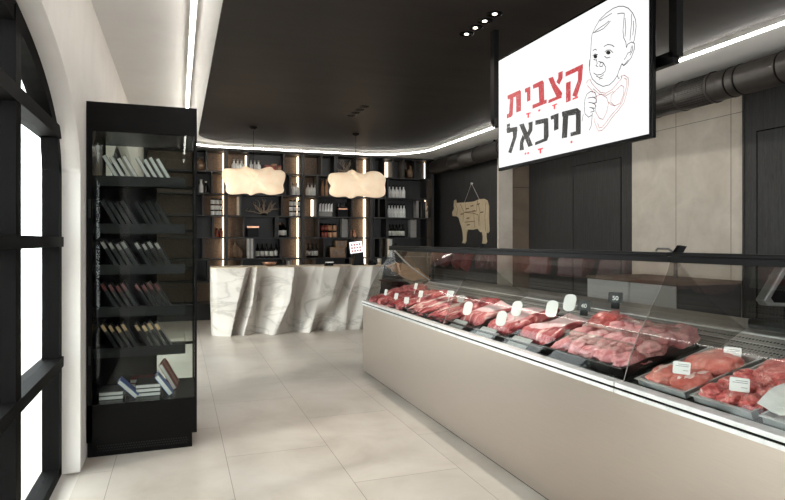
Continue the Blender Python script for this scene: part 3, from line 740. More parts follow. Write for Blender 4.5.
mb.add(grid[-1], [tuple(range(W))])
ct = thing('marble_counter', 'white sculpted marble reception counter with deep carved folds', 'counter', (1.7, CYF+.4, 0))
mb.v = [(p[0]-1.7, p[1]-CYF-.4, p[2]) for p in mb.v]
body = mb.build('carved_body', 'marble', ct)
for p in body.data.polygons: p.use_smooth = False
mb = MB().prism([(p[0]-1.7, (p[1] if i not in (0, W-1) else p[1])-CYF-.4+.008, CT) for i, p in enumerate(grid[-1])], (0, 0, .014)).build('countertop', 'top', ct)
TOPZ = CT+.014
# things on the marble counter
p = on_y(357, 262, CYF+.25)
t = thing('point_of_sale_terminal', 'black till stand with lit white touch screen on the marble counter', 'till', (p.x, CYF+.25, TOPZ))
MB().prism([(-.07, -.05, 0), (.11, -.05, 0), (.1, -.05, .22), (-.03, -.05, .22)], (0, .12, 0)).build('stand', 'black', t, bevel=.005)
scr = MB().box(-.12, -.07, .19, .12, -.05, .4, Matrix.Rotation(-.12, 4, 'Y')).build('tablet', 'black', t)
MB().box(-.106, -.073, .205, .106, -.07, .388, Matrix.Rotation(-.12, 4, 'Y')).build('screen', emitter('till_screen', (226, 226, 230), .75), scr)
ic = MB(); rr = random.Random(2)
for a in range(4):
    for b in range(3): ic.box(-.085+.045*a, -.0745, .225+.05*b, -.055+.045*a, -.073, .255+.05*b, Matrix.Rotation(-.12, 4, 'Y'))
ic.build('screen_icons', plain('icon_red', (150, 72, 70), .6, emit=.3), scr)
p = on_y(372, 262, CYF+.25)
t = thing('card_reader', 'small black card reader right of the till stand', 'card reader', (p.x, CYF+.25, TOPZ))
MB().prism([(-.06, -.05, 0), (.06, -.05, 0), (.06, -.05, .03), (-.01, -.05, .07), (-.05, -.05, .03)], (0, .1, 0)).build('body', 'black', t)
box(-.02, -.03, .055, .02, .03, .062).build('keypad', 'greyplate', t)
p = on_y(328, 265, CYF+.2)
t = thing('card_holder', 'small silver card holder on the marble counter left of till', 'card holder', (p.x, CYF+.2, TOPZ))
MB().prism([(-.07, -.03, 0), (.08, -.03, 0), (.09, -.03, .05), (-.03, -.03, .05)], (0, .06, 0)).build('tray', 'blackm', t)
MB().box(-.04, -.035, .048, .085, .03, .062).build('cards', 'tag', t)
p = on_y(379.5, 260, CYF+.3)
t = thing('paper_cup', 'cream paper cup at right end of the marble counter', 'cup', (p.x, CYF+.3, TOPZ))
MB().lathe([(.028, 0), (.036, .09)], 16).build('cup', 'cream', t); MB().lathe([(.039, .088), (.039, .1), (.03, .104)], 16).build('lid', 'tag', t)
p = on_y(269, 264, CYF+.5)
tag(MB().lathe([(.03, 0), (.09, .02), (.12, .06), (.112, .062), (.08, .03), (.02, .015)], 20).build('bowl', 'copper', None, (p.x, CYF+.45, TOPZ)), 'copper bowl on the marble counter below the dark wine bottles', 'bowl')

# ------------------------------------------------------------------ glass-fronted meat counters (three joined units)
AX, AZ, DS, DRISE = 1.95, .755, .50, .13
TILT = math.atan2(DRISE, DS)
def deck(s, y, h=0): return Vector((AX+DS*s-h*math.sin(TILT), y, AZ+DRISE*s+h*math.cos(TILT)))
FG = [(1.895, .765), (1.935, .88), (1.985, .985), (2.045, 1.075), (2.105, 1.17), (2.15, 1.26), (2.175, 1.33)]
RG = [(2.19, 1.33), (2.235, 1.285), (2.285, 1.235), (2.34, 1.18), (2.42, 1.11), (2.515, 1.045), (2.64, .965)]
WTX = 2.65
def case(y0, y1, label, fardiv, neardiv):
    t = thing('meat_display_case', label, 'display case', (1.86, (y0+y1)/2, 0), group='glass fronted meat counters')
    O = Vector(t.location)
    def P(mb, n, mat, par=None, **k):
        mb.v = [tuple(Vector(p)-O) for p in mb.v]; return mb.build(n, mat, par or t, **k)
    P(box(1.86, y0, .02, 1.875, y1, .715), 'front_panel', 'steel')
    P(box(1.88, y0, 0, 3.0, y1, .70), 'base_body', 'kitchen')
    P(box(1.845, y0+.004, .717, 1.915, y1-.002, .735), 'lower_rail', 'chrome', bevel=.003)
    P(box(1.852, y0+.002, .735, 1.90, y1-.002, .745), 'rail_groove', 'blackm')
    P(box(1.845, y0+.004, .745, 1.91, y1-.004, .765), 'upper_rail', 'chrome', bevel=.004)
    P(MB().prism([(1.90, y0, .70), (1.90, y0, .742), (AX+DS, y0, AZ+DRISE-.012), (2.62, y0, AZ+DRISE-.012), (2.62, y0, .70)], (0, y1-y0, 0)), 'deck', 'deck')
    P(MB().prism([(2.47, y0, AZ+DRISE-.012), (2.62, y0, .945), (2.64, y0, .945), (2.64, y0, AZ+DRISE-.012)], (0, y1-y0, 0)), 'air_grille', 'grille')
    P(box(WTX-.03, y0, .928, WTX+.01, y1, .952), 'worktop_edge', 'chrome', bevel=.003)
    P(box(2.56, y0, .905, 2.575, y1, .918), 'back_rail', 'chrome')
    P(box(WTX+.01, y0, .915, 3.12, y1, .95), 'worktop', 'granite')
    P(box(2.155, y0, 1.327, 2.205, y1, 1.347), 'top_rail', 'blackm', bevel=.005)
    P(box(2.155, y0, 1.300, 2.162, y1, 1.327), 'rail_lip', 'blackm')
    P(box(2.18, y0+.02, 1.318, 2.2, y1-.02, 1.327), 'case_light', 'coolled')
    def sheet(prof):
        mb = MB(); L = len(prof); vs = [(x, y, z) for y in (y0+.004, y1-.004) for x, z in prof]
        mb.add(vs, [(i, i+1, L+i+1, L+i) for i in range(L-1)], True); return mb
    P(sheet(FG), 'front_glass', 'glass'); P(sheet(RG), 'rear_glass', 'tglass')
    prof = FG+RG+[(2.60, .95), (2.47, AZ+DRISE), (1.93, .757)]
    for y, on in ((y1-.006, fardiv), (y0+.004, neardiv)):
        if on:
            e = P(MB().prism([(x, y, z) for x, z in prof], (0, .003, 0)), 'end_glass', 'tglass')
            P(MB().tube([(x, y, z) for x, z in FG[:4]], .0022, 6), 'glass_edge', 'greybook', e)
    cl = MB().prism([(2.15, y1-.02, 1.31), (2.2, y1-.02, 1.31), (2.25, y1-.02, 1.375), (2.21, y1-.02, 1.38)], (0, .02, 0))
    if fardiv: P(cl, 'clamp', 'blackm')
    return t
YC = [6.16, 4.165, 2.21, .25]
fc = case(YC[1], YC[0], 'steel meat counter with curved glass, farthest unit beside the marble counter', True, False)
case(YC[2], YC[1], 'steel meat counter with curved glass, middle unit with slabs and chicken pieces', True, False)
case(YC[3], YC[2], 'steel meat counter with curved glass, nearest unit at right edge with grey trays', True, True)
tb = MB().tube([(x, YC[0]+.008, z) for x, z in RG], .009, 8)  # chrome tube drawing the highlight along the end glass's back edge
tb.v = [tuple(Vector(p)-Vector(fc.location)) for p in tb.v]; tb.build('edge_highlight', 'chrome', fc)

DR3 = (0, -TILT, 0)
def tray(y0, y1, label, mat='traydark', s0=.02, s1=.92, h=.028):
    w = y1-y0; L = (s1-s0)*math.hypot(DS, DRISE)
    t = thing('meat_tray', label, 'tray', deck(s0, (y0+y1)/2, .001), group='meat trays in the counter', rot=DR3)
    MB().box(0, -w/2, 0, L, w/2, .004).box(0, -w/2, 0, .006, w/2, h).box(L-.006, -w/2, 0, L, w/2, h).box(0, -w/2, 0, L, -w/2+.006, h).box(0, w/2-.006, 0, L, w/2, h).build('pan', mat, t)
    r = .012
    MB().box(-r, -w/2-r*.4, h, .004, w/2+r*.4, h+.004).box(L-.004, -w/2-r*.4, h, L+r, w/2+r*.4, h+.004).box(0, -w/2-r*.4, h, L, -w/2+.004, h+.004).box(0, w/2-.004, h, L, w/2+r*.4, h+.004).build('rim', mat, t)
    return t
def meat(name, s, y, h, size, label, cat, group, mat, seed, rz=0, roll=0, amp=.2, freq=2.2, fat=None, sub=4, flat=.5):
    R = Matrix.Rotation(-TILT, 4, 'Y') @ Matrix.Rotation(rz, 4, 'Z') @ Matrix.Rotation(roll, 4, 'Y')
    o = MB().blob(size[0]/2, size[1]/2, size[2], seed, amp, freq, sub, flat).build(name, mat, None, deck(s, y, h), R.to_euler())
    tag(o, label, cat, group)
    if fat:
        MB().blob(size[0]*.36, size[1]*.2, size[2]*.25, seed+9, .35, 3, 2, .3).build('fat_cap', 'fat', o, (size[0]*.05, size[1]*.2*fat, size[2]*.72))
    return o
def pricetag(s, y, h, w, ht, label, mat='tag', lean=.35, rz=0, text=None, oval=False, lines=False, stem=0, pick=0):
    t = thing('price_tag', label, 'price tag', deck(s, y, h), group='price tags in the counter', rot=(0, lean, rz))
    # card faces -X (the customers)
    pts = []
    r = .4*min(w, ht) if oval else .08*w
    for cx, cz, a0 in ((w/2-r, ht-r, 0), (-w/2+r, ht-r, 90), (-w/2+r, r, 180), (w/2-r, r, 270)):
        for i in range(5): a = math.radians(a0+22.5*i); pts.append((0, cx+r*math.cos(a), stem+cz+r*math.sin(a)))
    c = MB().prism(pts, (.003, 0, 0)).build('card', mat, t)
    if lines:
        lm = MB()
        for k, (q, ww) in enumerate(((.78, .6), (.64, .75), (.3, .3))): lm.box(-.001, -w*.4 if k < 2 else -w*.4, stem+ht*q-.001, 0, -w*.4+w*ww, stem+ht*q+.0012)
        lm.build('print_lines', 'print', c)
    if pick: MB().box(.003, -.004, -pick, .006, .004, .02).build('pick', 'glass' if oval else 'tag', t)
    if stem: MB().box(-.003, -.02, -.004, .012, .02, stem+.004).build('foot', 'black', t)
    if text:
        cu = bpy.data.curves.new('numerals', 'FONT'); cu.body = text; cu.size = ht*.55; cu.align_x = 'CENTER'; cu.extrude = .0004
        tmp = bpy.data.objects.new('numerals', cu); COL.objects.link(tmp)
        dg = bpy.context.evaluated_depsgraph_get(); me = bpy.data.meshes.new_from_object(tmp.evaluated_get(dg)); bpy.data.objects.remove(tmp)
        me.materials.clear(); me.materials.append(MT['tag'])
        o = bpy.data.objects.new('numerals', me); COL.objects.link(o); o.parent = c
        o.location = (-.001, 0, stem+ht*.28); o.rotation_euler = (PI/2, 0, -PI/2)
    return t
rnd = random.Random(11)
# --- far unit: beef roasts and rib strips
tray(5.63, 6.12, 'black tray of beef roasts at the far end of the counter')
tray(5.13, 5.60, 'black tray of beef steaks, second from the far end of the counter')
tray(4.66, 5.10, 'black tray of rib strips, third from the far end of the counter')
tray(4.19, 4.63, 'black tray of rib strips just before the first glass divider')
pos = [(.12, 6.0), (.14, 5.74), (.42, 5.92), (.46, 5.68), (.72, 5.98), (.74, 5.74)]
nm = ['front left', 'front right', 'middle left', 'middle right', 'back left', 'back right']
for i, (s, y) in enumerate(pos):
    meat('beef_roast', s, y, .006, (.24, .25, .06+.015*(i % 3)), 'dark red beef roast at the %s of the far end tray' % nm[i], 'meat', 'beef roasts', 'beef', 20+i, rnd.uniform(-.5, .5))
meat('beef_roast', .6, 5.82, .05, (.2, .2, .05), 'dark red beef roast lying on top of the far end pile', 'meat', 'beef roasts', 'beef', 31, .4)
pos = [(.16, 5.5), (.18, 5.27), (.46, 5.5), (.5, 5.24), (.76, 5.48), (.78, 5.24)]
for i, (s, y) in enumerate(pos):
    meat('beef_steak', s, y, .006, (.26, .2, .05+.01*(i % 2)), 'red beef steak at the %s of the second tray from far end' % nm[i], 'meat', 'beef steaks', 'strip' if i % 2 else 'beef', 40+i, rnd.uniform(-.6, .6))
for k, (yy, n) in enumerate(((5.04, 4), (4.58, 4))):
    for i in range(n):
        y = yy-.105*i
        meat('rib_strip', .45, y-.02, .006, (.47, .105, .055), '%s red rib strip in the %s rib tray' % (nth(i, n), 'farther' if k == 0 else 'nearer'), 'meat', 'rib strips', 'strip', 60+i+7*k, rnd.uniform(-.12, .12), amp=.25, freq=3, fat=(1 if i % 2 else -1))
for i, (px, py, w) in enumerate(((385, 292, 'far left of the beef roasts'), (395.5, 296, 'front of the beef roasts'), (406, 300.5, 'the first beef steak'), (415, 286, 'back of the beef roasts'), (420, 294, 'the beef steaks at back'))):
    X = (2.0, 2.0, 1.98, 2.2, 2.08)[i]; q = on_x(px, py+3, X)
    tt = pricetag(0, 0, 0, .05, .06, 'small white price tag on ' + w, lean=.3, rz=.45+.25*((i % 3)-1), pick=.05); tt.location = q
for i, (px, py) in enumerate(((449, 294), (460, 299))):
    q = on_x(px, py+3, 2.2); tt = pricetag(0, 0, 0, .07, .06, 'small square white price tag behind the rib strips, %s one' % ('left' if i == 0 else 'right'), lean=.5, rz=.5, pick=.05); tt.location = q
# --- middle unit: pink slabs draped over black trays
slabs = [(4.0, .36, 'left'), (3.57, .36, 'middle'), (3.15, .36, 'right')]
for i, (y, w, nm_) in enumerate(slabs):
    tray(y-w/2-.02, y+w/2+.02, 'black tray under the %s of three pink veal slabs' % nm_)
    a = math.radians(-4+6*i)
    o = thing('veal_slab', 'large flat pink veal slab with red edge, %s of three' % nm_, 'meat', deck(.15, y, .03), group='pink veal slabs', rot=DR3)
    L = .40; vs = []; nx, ny = 22, 16; 
    def slabgrid(zoff, shrink, th):
        mb = MB(); pts = []
        for layer in (1, 0):
            for a_ in range(nx+1):
                for b_ in range(ny+1):
                    u, v = a_/nx, b_/ny; X = L*u; Yv = (v-.5)*w*(1-.12*u)*shrink
                    ed = min(u, 1-u, v, 1-v); e = min(1, ed/.10); e = math.sqrt(max(0, 1-(1-e)**2))
                    z = zoff+th*e*layer+.018*math.sin(u*5+i)*math.sin(v*4+i*2)+.015*math.sin(PI*min(1, u*1.2))+(-.035*(1-u/.12) if u < .12 else 0)
                    X2 = X+.02*noise.noise(Vector((v*6, i*3.1, u)))*(1-u)
                    if shrink < 1: X2 = .04+X2*.86
                    pts.append((X2, Yv+.012*noise.noise(Vector((u*5, i+.5, 1))), z))
        n1 = (nx+1)*(ny+1); q = lambda l, a_, b_: l*n1+a_*(ny+1)+b_
        fs = []
        for l in (0, 1):
            for a_ in range(nx):
                for b_ in range(ny): fs.append((q(l, a_, b_), q(l, a_+1, b_), q(l, a_+1, b_+1), q(l, a_, b_+1)))
        for a_ in range(nx): fs += [(q(0, a_, 0), q(0, a_+1, 0), q(1, a_+1, 0), q(1, a_, 0)), (q(0, a_, ny), q(0, a_+1, ny), q(1, a_+1, ny), q(1, a_, ny))]
        for b_ in range(ny): fs += [(q(0, 0, b_), q(0, 0, b_+1), q(1, 0, b_+1), q(1, 0, b_)), (q(0, nx, b_), q(0, nx, b_+1), q(1, nx, b_+1), q(1, nx, b_))]
        return mb.add(pts, fs, True)
    slabgrid(0, 1, .028).build('meat_layer', 'strip', o)
    slabgrid(.022, .86, .012).build('pale_layer', 'palepink', o)
    g = thing('grey_name_plate', 'blank grey plate in front of the %s pink veal slab' % nm_, 'plate', deck(-.02, y+.05, .004), group='grey plates at the counter front', rot=(0, -.75, 0))
    MB().prism([(0, -.11, 0), (0, .11, 0), (.075, .09, 0), (.075, -.11, 0)], (0, 0, .003)).build('plate', 'traygrey', g)
for i, y in enumerate((4.13, 3.36)):
    meat('beef_strip', .5, y+.0, .05, (.42, .09, .06), 'dark red meat strip folded beside the %s pink veal slab' % ('left' if i == 0 else 'right'), 'meat', 'folded red strips', 'beef', 80+i, .1)
meat('pork_sausage', .72, 4.2, .05, (.10, .24, .06), 'dark red pork sausage behind the left pink slab', 'meat', None, 'beef', 85, 0, amp=.08)
for i, (px, py, X) in enumerate(((466, 307, 2.0), (499.5, 318, 2.0), (515, 308, 2.1), (550, 309, 2.1), (568, 303, 2.16))):
    q = on_x(px, py+8, X); tt = pricetag(0, 0, 0, .075, .105, 'large rounded white price tag, %s along the pink slabs' % nth(i, 5), lean=.42, rz=.5, oval=True, pick=.05); tt.location = q
# chicken pieces bin
tray(2.27, 2.93, 'long black bin full of pink chicken pieces before the second glass divider', h=.045)
n = 0
for r_ in range(4):
    for c_ in range(5):
        y = 2.84-.125*c_-.03*(r_ % 2); s = .25+.19*r_; h = .018+.03*(r_ > 0)
        meat('chicken_piece', s, y, h, (.21, .14, .06), '%s pink chicken piece in the %s row of the black bin' % (nth(c_, 5), ['front', 'second', 'third', 'back'][r_]), 'meat', 'chicken pieces', 'pink', 100+n, rnd.uniform(-1.2, 1.2), rnd.uniform(-.3, .3), .26, 1.7); n += 1
meat('chicken_piece', .72, 2.8, .06, (.24, .2, .09), 'redder meat cut at back left of the black chicken bin', 'meat', 'chicken pieces', 'cubes', 131, .3)
for i, s in enumerate((.2, .45, .72)):
    a, b = deck(s, 2.30, .125), deck(s, 2.86, .125)
    t = thing('clear_divider', 'clear acrylic divider bar over the chicken bin, %s' % ['front', 'middle', 'back'][i], 'divider', deck(s, 2.58, .03), group='clear dividers')
    O = Vector(t.location)
    MB().box(-.006, -.29, .092, .012, .28, .098).build('top_edge', 'glass', t)
    MB().box(0, -.29, 0, .004, .28, .095).build('panel', 'glass', t)
for px, py, tx, w in ((583.5, 308, '40', 'left'), (615, 301, '50', 'right')):
    q = on_x(px, py+7, 2.2); tt = pricetag(0, 0, 0, .075, .06, 'black price tag reading %s above the chicken bin' % tx, 'tagb', lean=.15, rz=.6, text=tx, stem=.025); tt.location = q
# --- near unit: grey trays
tray(1.90, 2.17, 'grey steel tray holding two pork cuts and a large fillet', 'traygrey', 0, .82)
tray(1.60, 1.86, 'grey steel tray of diced meat, second from the glass divider', 'traygrey', 0, .86)
tray(1.25, 1.56, 'grey steel tray with meat and white paper at right edge', 'traygrey', 0, .9)
meat('pork_cut', .17, 2.09, .008, (.17, .15, .058), 'round pink pork cut at front left of the first grey tray', 'meat', None, 'pork', 140, .3, amp=.2, fat=.4)
meat('pork_cut', .2, 1.965, .008, (.19, .145, .06), 'round pale pork cut at front right of the first grey tray', 'meat', None, 'pork', 142, -.2, amp=.2, fat=-.3)
meat('pork_fillet', .56, 2.02, .008, (.26, .25, .07), 'large smooth pink fillet at back of the first grey tray', 'meat', None, 'pork', 146, .5, amp=.16, freq=1.4)
n = 0
for r_ in range(3):
    for c_ in range(3):
        meat('diced_meat', .12+.17*r_, 1.81-.085*c_, .008, (.11, .10, .055), '%s meat piece in the %s row of the second grey tray' % (nth(c_, 3), ['front', 'middle', 'back'][r_]), 'meat', 'diced meat', 'cubes', 150+n, rnd.uniform(-1, 1), amp=.25); n += 1
meat('meat_slab', .66, 1.73, .015, (.26, .2, .06), 'flat pink meat slab at back of the second grey tray', 'meat', None, 'cubes', 170, .2)
for i in range(3):
    meat('meat_slab', .25+.25*i, 1.47, .008, (.22, .16, .06), 'red meat slab in the tray with white paper, %s' % ['front', 'middle', 'back'][i], 'meat', 'red slabs', 'strip' if i != 1 else 'beef', 176+i, .4)
pp = thing('wrapping_paper', 'sheet of white wrapping paper in the grey tray at right edge', 'paper', deck(.02, 1.50, .055), rot=DR3)
mb = MB(); pts = []
for a_ in range(9):
    for b_ in range(7): pts.append((.38*a_/8, -.08+.16*b_/6, .02*math.sin(a_*.8)+.012*math.cos(b_)+.03*a_/8))
mb.add(pts, [(a_*7+b_, a_*7+b_+1, (a_+1)*7+b_+1, (a_+1)*7+b_) for a_ in range(8) for b_ in range(6)], True).build('sheet', 'paper', pp)
for i, (px, py, X, w) in enumerate(((681, 367, 1.985, 'on the pork cuts'), (732, 352, 2.27, 'standing at back of the grey trays'), (739, 384.5, 2.0, 'on the diced meat'))):
    q = on_x(px, py+7, X); tt = pricetag(0, 0, 0, .068, .052, 'white printed price tag ' + w, lean=.35, rz=.55, lines=True); tt.location = q

# far end: black stand and leaning live-edge board, seen through the glass
bp = [(386, 265.5), (392, 264.5), (396, 262.5), (401, 263), (405, 264), (412, 267), (419, 268.5), (420.5, 271), (425, 274.5), (432, 278), (430, 280), (420, 279), (414, 281), (408, 279.5), (402, 276), (397, 272.5), (393.5, 272), (392, 269.5)]
BYY = 6.34
pts = [on_y(a, b, BYY) for a, b in bp]
zb = min(p.z for p in pts); xm = sum(p.x for p in pts)/len(pts)
t = thing('black_stand', 'black waist high stand between meat counter and marble counter', 'stand', (xm+.05, BYY+.18, 0))
box(-.25, -.2, 0, .3, .2, zb-.012).build('body', 'black', t); box(-.27, -.22, zb-.012, .32, .22, zb).build('top_plate', 'blackm', t)
o = MB().prism([p-Vector((xm, BYY, zb)) for p in pts], (0, .05, .0)).build('serving_board', 'board', None, (xm, BYY, zb), (-.0, 0, 0), bevel=.006)
tag(o, 'live edge olive wood serving board propped at far end of the meat counter', 'board')

# weighing scale on the back worktop
q = on_x(778, 300, 2.86)
t = thing('weighing_scale', 'grey weighing scale with tilted dark display on the back worktop', 'scale', (2.86, q.y-.02, .95), rz=0)
box(-.09, -.15, 0, .16, .12, .05).build('base', 'blackm', t, bevel=.01)
box(.05, -.03, .05, .09, .03, .2).build('pillar', 'blackm', t)
qo = Vector(t.location)
fr_ = [on_y(a, b, q.y-.08)-qo for a, b in ((786, 264), (764, 300.5), (768, 306), (822, 308), (840, 264))]
fr2 = [p+Vector((0, .045, 0)) for p in fr_]
MB().prism(fr_, (0, .05, 0)).build('display_case', 'scalegrey', t, bevel=.008)
cc = sum(fr_, Vector())/5
MB().prism([cc+(p-cc)*.8+Vector((0, -.004, 0)) for p in fr_], (0, .003, 0)).build('display_screen', 'black', t)

# ------------------------------------------------------------------ sink cabinet and tap
CX = 4.72; SY1 = Y1+.0; SY2 = on_x(587, 275, CX).y; CTZ = 1-.02
t = thing('sink_cabinet', 'white fronted sink cabinet with brown worktop against the beige stone wall', 'cabinet', (CX, SY1, 0))
def PC(mb, n, mat, par=None):
    mb.v = [(p[0]-CX, p[1]-SY1, p[2]) for p in mb.v]; return mb.build(n, mat, par or t)
PC(box(CX+.02, SY1+.02, .1, WR-.005, SY2-.02, CTZ-.03), 'carcass', 'kitchen')
PC(box(CX+.06, SY1+.04, 0, WR-.01, SY2-.04, .1), 'plinth', 'black')
PC(box(CX-.01, SY1-.0, CTZ-.03, WR-.004, SY2, CTZ), 'worktop', 'brown')
PC(box(CX+.005, SY1, .1, WR-.06, SY1+.02, CTZ-.032), 'end_panel', 'kitchen')
ym = on_x(629, 285, CX).y
for a, b in ((SY1+.022, ym-.003), (ym+.003, SY2-.01)): PC(box(CX, a, .12, CX+.02, b, CTZ-.04), 'cabinet_door', 'white_front')
q = on_x(675.5, 277, (CX+WR)/2+.1)
t = thing('sink_tap', 'dark steel sink tap on the brown worktop by the stone wall', 'tap', (q.x, q.y, CTZ))
MB().lathe([(.03, 0), (.03, .03), (.02, .035), (.02, .3), (.014, .31)], 16).build('column', 'tapsteel', t)
MB().tube([(0, 0, .27), (-.02, .08, .33), (-.04, .22, .335), (-.04, .25, .31)], .013, 10).build('spout', 'tapsteel', t)
MB().tube([(0, 0, .1), (.0, -.09, .13)], .009, 8).build('lever', 'chrome', t)

# ------------------------------------------------------------------ cow board on the far right wall
CW = [(42,255),(40,235),(50,215),(48,195),(50,170),(58,165),(62,185),(70,182),(80,182),(110,180),(160,175),(190,162),(215,160),(232,170),(240,200),(240,260),(242,340),(236,350),(230,345),(232,300),(228,330),(225,370),(230,400),(222,410),(205,408),(208,395),(210,370),(205,345),(195,345),(180,325),(150,332),(125,330),(118,350),(115,380),(115,395),(108,408),(92,405),(100,390),(98,350),(92,320),(85,300),(75,265),(60,255),(52,258)]
cv = lambda p, d=0: on_x(445+p[0]*.18, 170+p[1]*.18, COWX-.025)+Vector((-d, 0, 0))
c0 = cv((147, 260)); t = thing('cow_board', 'pale wooden cow silhouette marked with butcher cuts, hung on black timber wall', 'wall decoration', c0)
def LC(mb): mb.v = [tuple(Vector(p)-c0) for p in mb.v]; return mb
LC(MB().prism([cv(p) for p in CW], (.02, 0, 0))).build('cow_panel', 'cow', t)
lm = MB()
for L in ([(85,190),(105,230),(100,290)], [(105,235),(175,228),(180,170)], [(105,235),(160,240),(165,320)], [(160,240),(185,250),(190,310)], [(110,290),(165,285)], [(180,170),(195,230),(188,300)], [(228,180),(222,260),(226,340)], [(60,190),(70,220),(65,250)], [(112,180),(118,232)]):
    lm.ribbon([cv(p, .002) for p in L], .012, (1, 0, 0))
for x, y in ((125, 215), (150, 200), (185, 190), (95, 245), (128, 268), (130, 305), (205, 235), (160, 228)):
    lm.ribbon([cv((x-7, y+1), .003), cv((x+8, y-2), .003)], .02, (1, 0, 0))
LC(lm).build('cut_lines', 'burn', t)
LC(MB().tube([cv((108, 180)), cv((147, 75)), cv((190, 162))], .005, 6)).build('hanging_cord', 'bookw', t)
LC(MB().tube([cv((147, 75), .01), cv((147, 75), -.03)], .018, 8)).build('nail', 'chrome', t)

# ------------------------------------------------------------------ book showcase at left
BX0, BX1, BF, BB = -.572+.014, .118, 4.29, 4.92
t = thing('book_showcase', 'tall black glass fronted book showcase standing against the left pier', 'cabinet', (BX0, BF, 0)); SH = t
def PB(mb, n, mat, par=None, **k):
    mb.v = [(p[0]-BX0, p[1]-BF, p[2]) for p in mb.v]; return mb.build(n, mat, par or t, **k)
TP = 2.30
PB(box(BX0, BF, TP-.19, BX1, BB, TP), 'top_box', 'black')
PB(box(BX0, BF, .10, BX0+.035, BB, TP-.19), 'side_panel', 'black')
PB(box(BX0, BF, .10, BX1, BB, .34), 'base_box', 'black')
pl = PB(box(BX0+.005, BF+.02, 0, BX1-.03, BB-.02, .10), 'plinth', 'black')
vm = MB()
for r_ in range(3):
    for c_ in range(36): vm.box(BX0+.06+.0155*c_+.007*(r_ % 2), BF+.0185, .03+.016*r_, BX0+.067+.0155*c_+.007*(r_ % 2), BF+.021, .038+.016*r_)
PB(vm, 'vent_slots', 'greyplate', pl)
PB(box(BX0+.035, BB-.024, .34, on_y(157, 300, BB).x, BB-.016, 1.84), 'back_panel', 'black')
PB(box(BX0+.0355, BF+.001, .3405, BX1-.0165, BF+.006, TP-.19), 'glass_door', 'glass')
PB(box(BX1-.01, BF+.012, .34, BX1-.004, BB-.012, TP-.19), 'side_glass', 'glass')
PB(box(BX0+.0505, BB-.008, .34, BX1-.016, BB-.002, TP-.19), 'back_glass', 'glass')
PB(box(BX1-.016, BF, .34, BX1, BF+.016, TP-.19), 'corner_post', 'black')
PB(box(BX1-.016, BB-.016, .34, BX1, BB, TP-.19), 'corner_post', 'black')
PB(box(BX0+.035, BB-.016, .34, BX0+.05, BB, TP-.19), 'corner_post', 'black')
PB(box(BX0+.012, BF-.004, .6, BX0+.024, BF, .72), 'hinge', 'greyplate'); PB(box(BX0+.012, BF-.004, 1.55, BX0+.024, BF, 1.67), 'hinge', 'greyplate')
SHZ = [1.815, 1.487, 1.205, .915, .635]; SF, SBK = 4.52, 4.84; SXA, SXB = BX0+.036, .045
for z in SHZ:
    sh = PB(box(SXA, SF, z-.004, SXB, SBK, z+.004), 'shelf', 'greyplate')
    PB(box(SXA, SF-.006, z-.035, SXB, SF, z+.032), 'shelf_lip', 'greyplate', sh)
    PB(box(SXB-.004, SF-.004, z-.03, SXB+.002, SBK, z+.06), 'end_clip', 'glass', sh)
    PB(MB().box(SXA, SBK-.01, z-.02, BX1-.016, SBK+.01, z+.0), 'bearer', 'blackm', sh)
def showbook(x, y, z, lean, w, d, h, cover, pages, label, group, extra=None, cat='book', name='book'):
    b = thing(name, label, cat, (x, y, z), group=group, rot=(0, lean, 0))
    MB().box(-w/2, 0, 0, -w/2+.0025, d, h).box(w/2-.0025, 0, 0, w/2, d, h).box(-w/2, d-.003, 0, w/2, d, h).build('cover', cover, b)
    MB().box(-w/2+.0025, .003, .002, w/2-.0025, d-.003, h-.004).build('pages', pages, b)
    if extra: MB().box(-w*.45, -.001, h*.74, w*.45, .003, h*.96).build('spine_label', extra, b)
    return b
rows = [('top', .195, .026, 'bookk', 'bookw', None, 'black book with white page edges'), ('second', .22, .026, 'bookk', 'bookk', None, 'plain black book'),
        ('third', .22, .024, 'bookk', 'bookk', 'greybook', 'black book with a pale square label'), ('fourth', .22, .022, 'bookk', 'bookk', 'reddark', 'black book with a dark red top edge'),
        ('fifth', .22, .022, 'bookk', 'bookk', 'bookg', 'black book with a gilt top edge')]
for (nm_, h, w, cv_, pg, ex, txt), z in zip(rows, SHZ):
    for i in range(8):
        px = 119+6.6*i+(6 if i > 3 else 0); x = on_y(px, 200, SF+.02).x
        hh = h*(1-.04*(i % 3))
        showbook(x, SF+.012+.004*(i % 3), z+.004, -.52, w, .13, hh, cv_, pg, '%s %s, %s showcase shelf' % (nth(i, 8), txt, nm_), 'books on the %s showcase shelf' % nm_, ex)
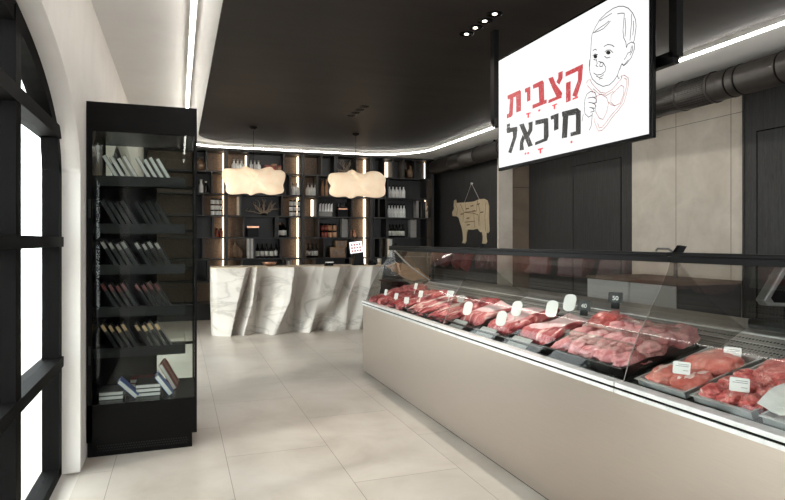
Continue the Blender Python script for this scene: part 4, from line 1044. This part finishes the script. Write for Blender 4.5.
# books lying and leaning on the showcase base
BZ = .34
def flatbook(px, y, z, w, d, h, cover, label, rz=0):
    x = on_y(px, 400, y).x; b = thing('book', label, 'book', (x, y, z), rz, 'books on the showcase base')
    MB().box(-w/2, 0, 0, w/2, d, .003).box(-w/2, 0, h-.003, w/2, d, h).box(-w/2, 0, 0, -w/2+.003, d, h).build('cover', cover, b)
    MB().box(-w/2+.003, .003, .003, w/2-.004, d-.003, h-.003).build('pages', 'bookw', b); return b
for k in range(2): flatbook(111, 4.40, BZ+.028*k, .15, .2, .026, 'bookk', 'black book lying flat, %s of the left stack on showcase base' % ('bottom' if k == 0 else 'top'))
for k in range(3): flatbook(148, 4.42, BZ+.028*k, .16, .22, .026, 'bookk', 'black book lying flat, %s of the middle stack on showcase base' % ['bottom', 'middle', 'top'][k])
for k in range(2): flatbook(142, 4.72, BZ+.03*k, .16, .14, .028, 'bookr', 'red edged book lying flat at the back of showcase base, %s one' % ('lower' if k == 0 else 'upper'))
x = on_y(137, 396, 4.385).x; b = showbook(x, 4.37, BZ+.012, -.78, .028, .03*4, .16, 'bookb', 'bookw', 'blue and white book leaning on the middle stack', None)
x = on_y(171, 392, 4.385).x; b = showbook(x, 4.37, BZ+.012, -.62, .03, .13, .16, 'bookb', 'bookw', 'white edged book with blue spine leaning at right of showcase base', None)
for i in range(4):
    x = on_y(175+.9*i, 390, 4.55+.06*i).x
    showbook(x, 4.53+.065*i, BZ+.01, -.5, .026, .05, .2, 'bookr', ['bookw', 'bookr', 'bookg', 'bookr'][i], '%s red book leaning in the row behind the white edged book' % ['nearest', 'second', 'third', 'farthest'][i], 'red books leaning on the showcase base')

# ------------------------------------------------------------------ light and look
w = bpy.data.worlds.new('daylight'); S.world = w; w.use_nodes = True
bg = w.node_tree.nodes['Background']; bg.inputs[0].default_value = (.93, .965, 1, 1); bg.inputs[1].default_value = 3.7
sun = bpy.data.lights.new('sun', 'SUN'); sun.energy = 1.1; sun.angle = math.radians(6); sun.color = (1, .95, .88)
so = bpy.data.objects.new('sun', sun); COL.objects.link(so); so.rotation_euler = Vector((.8, .28, -.5)).to_track_quat('-Z', 'Y').to_euler(); so.location = (-4, 0, 4)
vs_ = S.view_settings; S.display_settings.display_device = 'sRGB'
vs_.view_transform = 'Standard'; vs_.look = 'None'; vs_.exposure = 1.08; vs_.gamma = 1; vs_.use_curve_mapping = False
try:
    S.cycles.max_bounces = 10; S.cycles.diffuse_bounces = 5; S.cycles.glossy_bounces = 5; S.cycles.transparent_max_bounces = 24
    S.cycles.sample_clamp_indirect = 6; S.cycles.caustics_reflective = False; S.cycles.caustics_refractive = False
except Exception: pass
